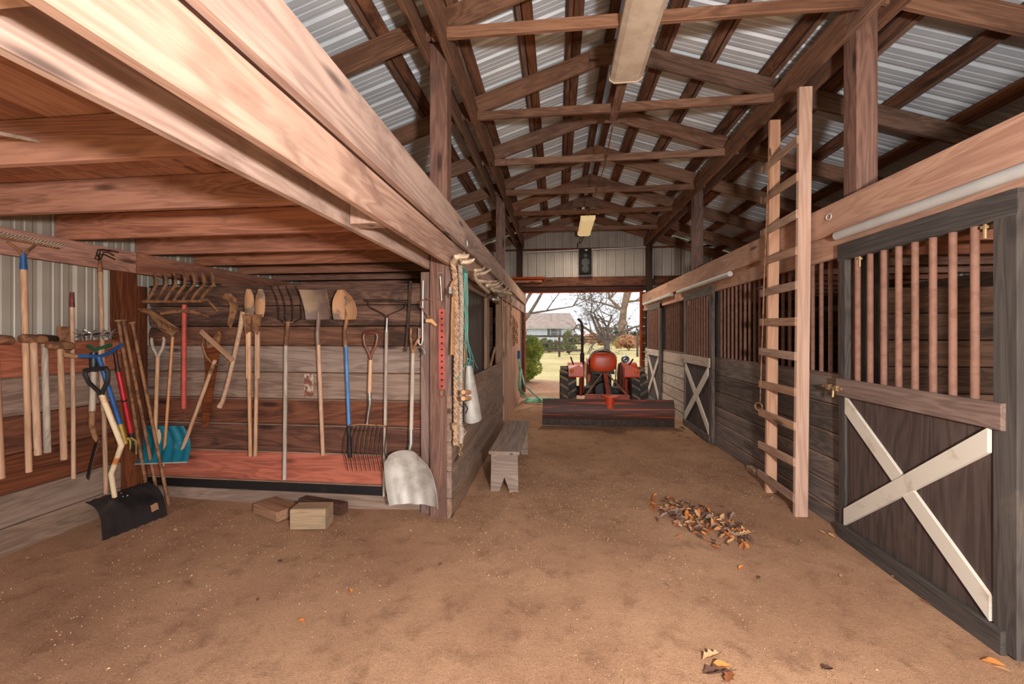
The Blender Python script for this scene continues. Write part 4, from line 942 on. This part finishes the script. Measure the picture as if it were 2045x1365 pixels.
mb = MB(); mb.tube([(.60, 4.62, 3.80), (.64, 5.7, 3.82), (.62, 7.0, 3.83), (.60, 8.3, 3.86)], .008, 6); tag(obj('conduit_cable', mb, 'rust', None, True), 'thin electric cable strung along the trusses between fixtures', 'cable')
mb = MB(); mb.tube([(.60, 9.63, 3.80), (.56, 9.9, 3.7), (.5, 10.4, 3.78), (.50, 10.6, 3.72)], .01, 6); tag(obj('drop_cable', mb, 'iron', None, True), 'black cable looping from the far fixture to the speaker', 'cable')
# ---- loudspeaker
a, b = PY(1157, 497, 10.45), PY(1181, 546, 10.45)
t = root('loudspeaker', ((a.x + b.x) / 2, 10.5, b.z), 'black loudspeaker mounted on the gable above the doorway', 'speaker')
cx_, cz_ = (a.x + b.x) / 2, (a.z + b.z) / 2; w_, h_ = b.x - a.x, a.z - b.z
mb = MB(); mb.box((cx_, 10.5, cz_), (w_, .18, h_)); obj('cabinet', mb, 'speaker', t)
for dz, r_ in ((-.03, .1), (-.2, .09), (.14, .05)):
    mb = MB(); mb.lathe([(r_, -.002), (r_, .006), (r_ * .86, .01), (r_ * .3, -.0), (0, .006)], (cx_, 10.41, cz_ + dz), (0, -1, 0), 20); obj('driver', mb, 'cone', t, True)
mb = MB(); mb.box((cx_ + .02, 10.408, cz_ + h_ * .44), (.06, .004, .025)); obj('badge', mb, 'jug', t)
# lumber lying on the doorway header
t0_ = PY(1017, 556, 10.2)
for k, (xa, xb, yy, z, w_) in enumerate(((-1.3, -.33, 10.585, 2.95, .12), (-1.3, -.40, 10.595, 2.87, .1))):
    o = board('lumber', (xa, yy, z), (xb, yy, z), .06, w_, ZZ, 'tw_red' if k == 0 else 'joist'); tag(o, ('upper' if k == 0 else 'lower') + ' red brown plank stored above the doorway corner', 'plank', 'planks stored above the doorway')

# ---- dead leaves
random.seed(11)
leafmats = [plain('leaf_rust', (156, 92, 52), .8, c2=(120, 70, 42), sc=30), plain('leaf_tan', (196, 150, 108), .8, c2=(168, 122, 84), sc=30), plain('leaf_dark', (92, 62, 48), .85, c2=(70, 48, 38), sc=30), plain('leaf_orange', (204, 128, 62), .75, c2=(176, 104, 48), sc=30), plain('leaf_grey', (142, 116, 100), .85, c2=(116, 94, 82), sc=30)]
leafme = []
for k in range(10):
    mb = MB(); L = 1.; ws_ = [0, .26, .2, .42, .26, .36, .16, 0] if k % 2 else [0, .2, .36, .42, .38, .26, .12, 0]
    cu, tw = random.uniform(.15, .7), random.uniform(-.5, .5)
    def f(u, v):
        q = 2 * u - 1; wv = pl(ws_, v); return (v - .5, q * wv * .55, cu * (q * q * wv * .9 + .35 * (v - .5) ** 2) + tw * q * wv * (v - .5) * .7)
    mb.sheet(f, 4, 7); mb.tube([(-.75, 0, .05), (-.5, 0, 0), (.3, 0, .02)], .012, 3)
    me = bpy.data.meshes.new('leaf'); me.from_pydata(mb.v, [], mb.f); me.materials.append(leafmats[k % 5]); leafme.append(me)
def leaf(p, s_, lab, grp, tilt=.5):
    o = bpy.data.objects.new('dead_leaf', random.choice(leafme)); COL.objects.link(o); o.location = p
    o.rotation_euler = (random.uniform(-tilt, tilt), random.uniform(-tilt, tilt), random.uniform(0, 6.28)); o.scale = (s_, s_, s_); tag(o, lab, 'leaf', grp)
for k in range(230):
    t_ = random.betavariate(1.6, 1.6); sp = math.sin(math.pi * min(max(t_, .06), .94)) ** .6
    x = 1290 + 215 * t_ + random.gauss(0, 21) * sp; y = 1000 + 82 * t_ + random.gauss(0, 17) * sp
    p = PZ(x, y); hgt = .06 * max(0, 1 - abs(random.gauss(0, .6))) * sp
    p.z = fz(p.x, p.y) + .012 + random.random() * hgt; leaf(p, random.uniform(.04, .10), 'curled dry leaf in the swept pile in front of the ladder', 'dry leaves in the swept pile', .7)
stray = [(1318, 850 + 40, 0), (1020, 985, 0), (735, 1047, 0), (1262, 1143, 0), (1333, 1168, 0), (1215, 1080, 0), (1420, 1310, .10), (1440, 1330, .09), (1680, 1148, 0), (1515, 1148, 0), (1655, 1330, .07), (515, 1195, 0), (600, 1240, 0), (1430, 1340, .12), (1455, 1345, .1), (1600, 1080, 0), (1640, 1062, .06), (1660, 1070, .06), (1555, 985, .05), (1530, 975, .04), (1575, 1000, .05), (1190, 910, 0), (880, 1130, 0), (350, 1060, 0), (560, 1120, 0), (1790, 1150, .05), (1850, 1200, 0), (1985, 1320, .08), (2000, 1330, .07), (1250, 960, 0), (1140, 890, 0), (1100, 860, 0), (1345, 865, .1), (1352, 860, .1), (1362, 856, .1), (1358, 870, .08), (1480, 1130, .05), (700, 1180, 0), (820, 1060, 0), (960, 1090, 0)]
for x, y, s_ in stray:
    p = PZ(x, y); p.z = fz(p.x, p.y) + .012; leaf(p, s_ or random.uniform(.025, .05), 'stray dry leaf lying on the dirt floor away from the pile', 'stray leaves on the dirt floor', .3)
# loose grit: one uncountable scatter
mb = MB()
for k in range(14000):
    if k % 3: x, y = random.uniform(-3.6, 2.0), random.uniform(.9, 5.5)
    else: x, y = random.uniform(-.7, 2.0), random.uniform(1.0, 9.5)
    if x < -1.1 and y > 3.35: continue
    r_ = random.uniform(.002, .0062) * (1.6 if random.random() < .05 else 1); a = random.random() * 6.28; z = fz(x, y)
    mb.add([(x + r_ * math.cos(a + q), y + r_ * math.sin(a + q), z - .001) for q in (0, 2.1, 4.2)] + [(x, y, z + r_ * .9)], [(0, 1, 3), (1, 2, 3), (2, 0, 3)])
gv = obj('gravel', mb, plain('grit', (184, 146, 112), .9, c2=(112, 80, 60), sc=70, lo=.44, hi=.56, bump=0), origin=(0, 0, 0)); tag(gv, 'loose grit scattered over the dirt floor', 'grit', kind='stuff')

# ---- tractor with rear grader blade
xc, ya = .81, 7.85
t = root('tractor', (xc, ya, 0), 'small orange tractor with a rear grader blade parked in the doorway', 'tractor')
RW = .45
for s_ in (-1, 1):
    xw = xc + s_ * .625; mb = MB()
    prof = [(.24, -.13), (.30, -.145), (.38, -.15), (.415, -.13), (.425, -.06), (.428, 0), (.425, .06), (.415, .13), (.38, .15), (.30, .145), (.24, .13)]
    mb.lathe(prof, (xw, ya, RW), (1, 0, 0), 36)
    mbt = mb; mb = MB()
    for k in range(18):
        for q in (-1, 1):
            a0 = 2 * math.pi * (k + (.5 if q > 0 else 0)) / 18; vs = []
            for (xo, da) in ((.0, .17), (q * .14, -.02)):
                for rr in (.41, .462):
                    for dd in (-.05, .05):
                        a = a0 + da + dd; vs.append((xw + xo, ya + math.cos(a) * rr, RW + math.sin(a) * rr))
            mb.add(vs, [(0, 1, 3, 2), (4, 6, 7, 5), (0, 4, 5, 1), (2, 3, 7, 6), (0, 2, 6, 4), (1, 5, 7, 3)])
    wh = obj('rear_tyre', mbt, 'tyre', t, True); sub(obj('tread', mb, 'tread', None), wh)
    mb = MB(); mb.lathe([(.245, -.12), (.2, -.10), (.08, -.03), (.0, -.03)], (xw, ya, RW), (1, 0, 0), 24); mb.lathe([(.245, .12), (.2, .10), (.08, .03), (0, .03)], (xw, ya, RW), (1, 0, 0), 24); sub(obj('rim', mb, 'orange', None, True), wh)
    # fender
    mb = MB(); xi, xo = xc + s_ * .36, xc + s_ * .62
    mb.sheet(lambda u, v: (xi + (xo - xi) * u, ya + math.cos(R(148 - 90 * v)) * .50, RW + math.sin(R(148 - 90 * v)) * .50 + .03), 4, 14, .012)
    fd = obj('fender', mb, 'orange', t, True)
    mb = MB(); mb.prism([(-.13, -.1), (.13, -.1), (.13, .06), (.05, .10), (-.13, .02)] if s_ < 0 else [(-.13, -.1), (.13, -.1), (.13, .02), (-.05, .10), (-.13, .06)], (xc + s_ * .49, ya - .40, .86), (1, 0, 0), (0, 0, 1), .05); obj('fender_end', mb, 'orange', t)
    mb = MB(); mb.ball((xc + s_ * .56, ya - .435, .855), (.036, .02, .036), 10, 6); sub(obj('tail_light', mb, 'amber', None, True), fd)
    mb = MB(); mb.tube([(xc + s_ * .46, ya - .3, .96), (xc + s_ * .52, ya - .34, 1.07)] if s_ > 0 else [(xc - .53, ya - .3, .96), (xc - .58, ya - .34, 1.1)], .014, 6); obj('lever', mb, 'engine', t)
    mb = MB(); mb.prism([(-.3, .0), (.3, .0), (.42, .3), (.25, .5), (-.25, .5), (-.42, .3)], (xc + s_ * .35, ya, .45), (0, 1, 0), (0, 0, 1), .02); obj('fender_skirt', mb, 'dkorange', t)
    mb = MB(); mb.lathe([(0, -.09), (.16, -.09), (.25, -.06), (.26, 0), (.25, .06), (.16, .09), (0, .09)], (xc + s_ * .5, ya + 1.45, .26), (1, 0, 0), 24); obj('front_tyre', mb, 'tyre', t, True)
mb = MB(); mb.ball((xc, ya - .30, 1.0), (.235, .07, .20), 20, 14)
for p in mb.v:
    dx, dz = (p.x - xc) / .235, (p.z - 1.0) / .20; sgn = lambda v: 1 if v > 0 else -1
    p.x = xc + sgn(dx) * abs(dx) ** .6 * .235; p.z = 1.0 + sgn(dz) * abs(dz) ** .62 * .18
se = obj('seat_shell', mb, 'orange', t, True)
mb = MB(); mb.ball((xc, ya - .22, 1.02), (.255, .10, .225), 20, 14); sub(obj('cushion', mb, 'blackpl', None, True), se)
mb = MB(); mb.tube([(xc + .24 * math.cos(R(a)), ya - .31, 1.04 + .185 * math.sin(R(a))) for a in range(10, 171, 16)], .012, 6); sub(obj('seat_trim', mb, 'chrome', None, True), se)
mb = MB(); mb.box((xc, ya - .2, .82), (.4, .3, .05)); obj('seat_base', mb, 'engine', t)
mb = MB(); mb.box((xc, ya + .05, .52), (.30, .7, .5)); mb.lathe([(0, 0), (.15, 0), (.17, .1), (.17, .3)], (xc, ya - .40, .5), (0, 1, 0), 16); mb.tube([(xc - .5, ya, RW), (xc + .5, ya, RW)], .09, 12)
obj('transmission', mb, 'engine', t)
mb = MB(); mb.box((xc, ya + 1.15, .72), (.42, 1.1, .36)); mb.box((xc, ya + 1.15, .93), (.34, 1.08, .08)); obj('hood', mb, 'orange', t)
mb = MB(); mb.box((xc, ya + 1.0, .45), (.3, 1.2, .3)); mb.tube([(xc - .5, ya + 1.45, .28), (xc + .5, ya + 1.45, .28)], .04, 8); obj('engine_block', mb, 'engine', t)
mb = MB(); mb.tube([(xc - .31, ya + .75, .75), (xc - .31, ya + .75, 1.12)], .045, 12); mb.tube([(xc - .31, ya + .75, 1.1), (xc - .31, ya + .75, 1.68), (xc - .33, ya + .75, 1.76), (xc - .40, ya + .75, 1.83)], .028, 12); obj('exhaust_pipe', mb, 'engine', t, True)
mb = MB(); mb.tube([(xc + .02, ya + .42, .8), (xc, ya + .28, .96)], .02, 8); obj('steering_column', mb, 'engine', t)
mb = MB(); mb.ring((xc, ya + .26, .97), (0, -.55, .85), .17, .014, 24, 8); obj('steering_wheel', mb, 'blackpl', t, True)
mb = MB(); mb.lathe([(0, -.04), (.06, -.035), (.075, 0), (.07, .012), (.05, .006), (.02, .012), (0, .012)], (xc + .38, ya - .36, 1.06), (0, -1, 0), 20); lamp_ = obj('work_lamp', mb, 'engine', t, True)
mb = MB(); mb.ring((xc + .38, ya - .376, 1.06), (0, 1, 0), .066, .009, 20, 6); mb.ring((xc + .38, ya - .376, 1.06), (0, 1, 0), .03, .008, 16, 6); sub(obj('lamp_rim', mb, 'chrome', None, True), lamp_)
for dx, dz in ((.30, .08), (.24, .15), (-.28, .1)): mb = MB(); mb.tube([(xc + dx, ya - .1, .55), (xc + dx + .01, ya - .2, .9 + dz)], .009, 6); obj('lever', mb, 'engine', t)
for s_ in (-1, 1):
    mb = MB(); mb.tube([(xc + s_ * .05, ya - .55, .82), (xc + s_ * .33, ya - .86, .50)], .014, 8); obj('stay', mb, 'rust', t, True)
    mb = MB(); mb.tube([(xc + s_ * .28, ya - .1, .38), (xc + s_ * .34, ya - .86, .42)], .025, 8); obj('lower_link', mb, 'engine', t, True)
    mb = MB(); mb.tube([(xc + s_ * .40, ya - .3, .40), (xc + s_ * .40, ya - .34, .72)], .03, 8); obj('lift_rod', mb, 'dkorange', t, True)
board('hitch_mast', (xc + .005, ya - .58, .83), (xc + .03, ya - .84, .50), .07, .03, XX, 'dkorange', t)
mb = MB(); mb.box((xc, ya - .9, .45), (.72, .08, .12)); obj('tool_bar', mb, 'dkorange', t)
mb = MB(); mb.lathe([(0, -.12), (.07, -.12), (.075, .06), (.15, .065), (.15, .085), (0, .085)], (xc + .04, ya - .97, .42), (0, 0, 1), 20); obj('pivot', mb, 'orange', t, True)
def bf(u, v):
    x = xc - 1.06 + 2.12 * u; return (x, 6.80 + .16 * (1 - math.sin(v * math.pi)) * .5 - .02 * v + .08 * u, .025 + .41 * v)
mb = MB(); mb.sheet(bf, 24, 14, .014)
def blade_mat():
    t_ = NT('scraped_blade'); v, r_ = t_.obj_v(); s1 = t_.noise(t_.mapv(v, (.7, 9, 46)), 1, 5, .65)
    n = t_.n.new('ShaderNodeTexCoord'); sx = t_.n.new('ShaderNodeSeparateXYZ'); t_.l.new(n.outputs['Object'], sx.inputs[0])
    up_ = t_.ramp(sx.outputs[2], -.10, -.06); col = t_.mix(t_.math('MULTIPLY', t_.ramp(s1, .545, .64), up_), srgb((78, 54, 46)), srgb((186, 72, 42)))
    t_.l.new(col, t_.b.inputs['Base Color']); t_.b.inputs['Roughness'].default_value = .6; t_.b.inputs['Metallic'].default_value = .2; t_.bump(s1, .2, .004); return t_.m
obj('grader_blade', mb, blade_mat(), t, True)
mb = MB(); mb.box((xc, 6.86, .095), (2.13, .02, .17), Matrix.Rotation(R(2.2), 3, 'Z')); obj('cutting_edge', mb, 'iron', t)

# ---- outside
random.seed(5)
def grow(bmT, bmB, p, d, L, r, lev, maxlev, spread, up, rng, minr=.008):
    n = 4 if lev < 2 else 3; pts = [p]; rs = [r]; q = Vector(p); dv = Vector(d)
    for i in range(n):
        dv = (dv + Vector((rng.gauss(0, .16), rng.gauss(0, .16), rng.gauss(0, .10) + up * (.05 if lev else .02)))).normalized()
        q = q + dv * (L / n); pts.append(Vector(q)); rs.append(max(r * (1 - .55 * (i + 1) / n), minr * .7))
    (bmT if lev < 1 else bmB).tube(pts, rs, 8 if lev == 0 else (5 if lev < 3 else 3), False)
    if lev >= maxlev: return
    k = rng.randint(2, 3) if lev < 2 else rng.randint(3, 4)
    for j in range(k + (2 if lev == 1 else 0)):
        i = rng.randint(1, n) if j else n
        ax = Vector((rng.gauss(0, 1), rng.gauss(0, 1), rng.gauss(0, .5))).normalized()
        nd = (dv * (1 - spread) + ax * spread * 1.25).normalized()
        grow(bmT, bmB, pts[i], nd, L * rng.uniform(.55, .85), max(rs[i] * rng.uniform(.55, .8), minr), lev + 1, maxlev, spread, up, rng, minr)
M['bark'] = plain('grey_bark', (112, 96, 86), .9, c2=(84, 72, 64), sc=4)
M['bark2'] = plain('brown_bark', (140, 114, 94), .9, c2=(112, 92, 76), sc=3)
M['twig'] = plain('far_twigs', (132, 114, 102), .95, c2=(112, 96, 86), sc=1)
def tree(base_, L, r, lab, seed, mat, maxlev=5, spread=.5, d=(0, 0, 1), up=1., grp='bare trees outside', forks=None, minr=.01):
    rng = random.Random(seed); bt, bb = MB(), MB()
    if forks:
        bt.tube([Vector(base_) + Vector((0, 0, -.1)), Vector(base_) + Vector((0, 0, L * .3))], [r * 1.25, r], 8, False)
        for fd_ in forks: grow(bt, bb, Vector(base_) + Vector((0, 0, L * .28)), Vector(fd_).normalized(), L, r * .72, 0, maxlev, spread, up, rng, minr)
    else: grow(bt, bb, Vector(base_), Vector(d), L, r, 0, maxlev, spread, up, rng, minr)
    t = root('bare_tree', base_, lab, 'tree', grp); obj('trunk', bt, mat, t, True); obj('branches', bb, mat, t, True); return t
b1 = PY(1212, 668, 36); b1.z = -.05
tree(b1, 2.9, .24, 'forked bare tree on the lawn behind the tractor', 4, 'bark', 5, .5, forks=((-.75, 0, 1), (.35, .2, 1), (.9, -.1, .8), (-.9, .3, .5), (-.2, -.3, 1)), minr=.012)
b2 = PY(1247, 668, 56); b2.z = -.05
tree(b2, 9.5, .62, 'thick trunked tree behind the forked tree', 9, 'bark2', 5, .55, up=.6, minr=.02)
b3 = PY(1012, 668, 23); b3.z = -.05
tree(b3, 3.9, .2, 'bare tree beyond the left edge of the doorway', 22, 'bark', 5, .42, up=.8, forks=((.8, 0, .75), (.6, .3, 1), (-.6, 0, 1)), minr=.009)
for k in range(11):
    b = PY(1040 + k * 24, 668, 84 + 9 * (k % 3)); b.z = -.05
    tree(b, 4.2, .24, 'hazy bare tree in the far woods', 40 + k % 4 + k, 'twig', 4, .58, up=.5, grp='far woods', minr=.02)
# evergreen shrub by the doorway and other shrubs
def shrub(name, c, rad, n, leaf_s, mat, lab, seed, lumps=30, grp=None):
    rng = random.Random(seed); c = Vector(c); mb = MB(); cl = []
    for k in range(lumps):
        while True:
            v = Vector((rng.uniform(-1, 1), rng.uniform(-1, 1), rng.uniform(-1, 1)))
            if .3 < v.length < .95: break
        cl.append(Vector((v.x * rad[0], v.y * rad[1], v.z * rad[2])))
    for k in range(n):
        q = rng.choice(cl); v = Vector((rng.gauss(0, 1), rng.gauss(0, 1), rng.gauss(0, 1))).normalized() * (rng.uniform(.6, 1) * min(rad) * .34)
        p = c + q + v; p.z = max(p.z, .02)
        dn = (v.normalized() + Vector((0, 0, .5)) + Vector((rng.gauss(0, .5), rng.gauss(0, .5), rng.gauss(0, .5)))).normalized(); sd = dn.orthogonal().normalized() * leaf_s * .35
        mb.add([p - sd, p + sd, p + dn * leaf_s], [(0, 1, 2)])
    t = root(name, (c.x, c.y, 0), lab, 'shrub', grp); obj('foliage', mb, mat, t)
    mb = MB()
    for k in range(4): mb.tube([(c.x, c.y, -.05), (c.x + rng.gauss(0, .3) * rad[0], c.y + rng.gauss(0, .3) * rad[1], c.z)], [.03, .012], 5)
    obj('stem', mb, 'bark', t); return t
M['everg'] = plain('evergreen', (150, 158, 62), .8, c2=(96, 116, 48), sc=3)
M['olive'] = plain('olive_leaf', (130, 132, 92), .85, c2=(98, 106, 76), sc=1)
M['russet'] = plain('russet_leaf', (206, 158, 120), .9, c2=(178, 128, 96), sc=1)
M['gold'] = plain('gold_leaf', (214, 186, 84), .9)
M['hedge'] = plain('hedge_leaf', (84, 86, 58), .9)
shrub('evergreen_shrub', (-1.12, 12.9, .82), (.70, .6, .78), 14000, .07, 'everg', 'rounded yellow green evergreen shrub beside the doorway', 2, 46)
for k, (px, Y, w_, h_, mt, lab) in enumerate(((1072, 36, 2.0, .55, 'olive', 'olive shrub in front of the house, nearest the doorway edge'), (1108, 38, 1.4, .5, 'olive', 'olive shrub under the house window'), (1137, 33, .7, .95, 'olive', 'tall loose shrub at the house corner'), (1256, 42, 1.1, .65, 'russet', 'russet dry shrub under the thick trunked tree'), (1234, 48, .7, .5, 'gold', 'small yellow shrub beside the thick trunk'), (1205, 62, 2.4, .8, 'russet', 'dry russet brush behind the forked tree'), (1180, 70, 3, 1.0, 'russet', 'dry brush near the distant fence'), (1262, 60, 2.6, 1.3, 'hedge', 'dark hedge clump right of the thick trunk'), (1225, 75, 3.5, 1.6, 'hedge', 'dark green shrub far behind the forked tree'))):
    p = PY(px, 668, Y); shrub('shrub', (p.x, Y, h_), (w_, w_ * .8, h_), 2600, .22 if Y > 40 else .16, mt, lab, 30 + k, 24, 'shrubs across the lawn')
# mulch bed
mb = MB(); mb.sheet(lambda u, v: (-1.6 + 1.9 * u, YE + .4 + 3.6 * v * (1 - .3 * u), -.045 + .05 * math.sin(u * 3.14) * math.sin(v * 3.14)), 14, 14); o = obj('mulch_ground', mb, plain('mulch', (168, 122, 92), .95, c2=(126, 88, 64), sc=14), smooth=True); tag(o, 'brown mulch and fallen leaves under the evergreen shrub', 'mulch', kind='structure')
# fence
M['fence'] = plain('weathered_fence', (92, 78, 66), .9, c2=(74, 62, 52), sc=5)
fy = 29.
t = root('fence', PY(1117, 712, fy), 'three rail wooden fence in front of the house', 'fence')
for px in (1030, 1060, 1117, 1163):
    p = PY(px, 668, fy); board('fence_post', (p.x, fy, -.1), (p.x, fy, 1.5), .16, .14, XX, 'fence', t)
xa_, xb_ = PY(1030, 668, fy).x, PY(1163, 668, fy).x
for y in (671, 685, 699):
    z = PY(1100, y, fy).z; board('fence_rail', (xa_, fy - .09, z), (xb_, fy - .09, z), .15, .04, ZZ, 'fence', t)
t = root('distant_fence', PY(1180, 690, 60), 'pale far fence beyond the forked tree', 'fence')
for k in range(8):
    p = PY(1166 + k * 17, 668, 62); board('fence_post', (p.x, 62, -.1), (p.x, 62, 1.3), .14, .14, XX, 'fence', t)
for z in (.4, .8, 1.2): board('fence_rail', (PY(1166, 668, 62).x, 61.9, z), (PY(1285, 668, 62).x, 61.9, z), .14, .04, ZZ, 'fence', t)
p = PY(1273, 668, 30); o = board('gate_post', (p.x, 30, -.1), (p.x, 30, 1.7), .14, .14, XX, 'fence'); tag(o, 'single grey wooden post near the doorway frame', 'post')
# house
hy_ = 55.; xl, xr = PY(985, 668, hy_).x, PY(1148, 668, hy_).x
t = root('house', ((xl + xr) / 2, hy_, 0), 'pale blue sided house with a brown shingle roof', 'house')
M['siding'] = plain('pale_siding', (198, 208, 220), .8); M['shingle'] = plain('brown_shingle', (150, 132, 122), .95, c2=(132, 116, 106), sc=2); M['glass'] = plain('dark_window', (86, 94, 102), .15, bump=0)
ze, zr_ = 2.5, 4.35
mb = MB(); mb.box(((xl + xr) / 2, hy_ + 4, ze / 2), (xr - xl, 8, ze)); mb.prism([(-4, ze), (4, ze), (0, zr_)], (xr - .1, hy_ + 4, 0), (0, 1, 0), (0, 0, 1), .2); wl_ = obj('wall', mb, 'siding', t)
for k in range(12):
    mb = MB(); mb.box(((xl + xr) / 2, hy_ - .03, .1 + k * .2), (xr - xl, .05, .18), Matrix.Rotation(R(4), 3, 'X')); sub(obj('siding_board', mb, 'siding', None), wl_)
mb = MB()
for s_ in (-1, 1): mb.flat([(xl - .4, hy_ + 4 + s_ * 4.5, ze - .15), (xr + .4, hy_ + 4 + s_ * 4.5, ze - .15), (xr + .4 - .9, hy_ + 4, zr_ + .1), (xl - .4, hy_ + 4, zr_ + .1)], .15, (0, 0, 1))
obj('roof', mb, 'shingle', t)
p = PY(1107, 663, hy_); 
mb = MB(); mb.box((p.x, hy_ - .08, p.z + .0), (1.1, .08, 1.2)); wf = obj('window', mb, 'jug', t)
for dz in (-.27, .27): mb = MB(); mb.box((p.x, hy_ - .13, p.z + dz), (.85, .03, .46)); sub(obj('pane', mb, 'glass', None), wf)
for s_ in (-1, 1): mb = MB(); mb.box((p.x + s_ * .75, hy_ - .08, p.z), (.32, .05, 1.2)); obj('shutter', mb, 'glass', t)
mb = MB(); mb.box(((xl + xr) / 2, hy_ - .5, ze - .12), (xr - xl + .8, .1, .16)); obj('gutter', mb, 'jug', t)
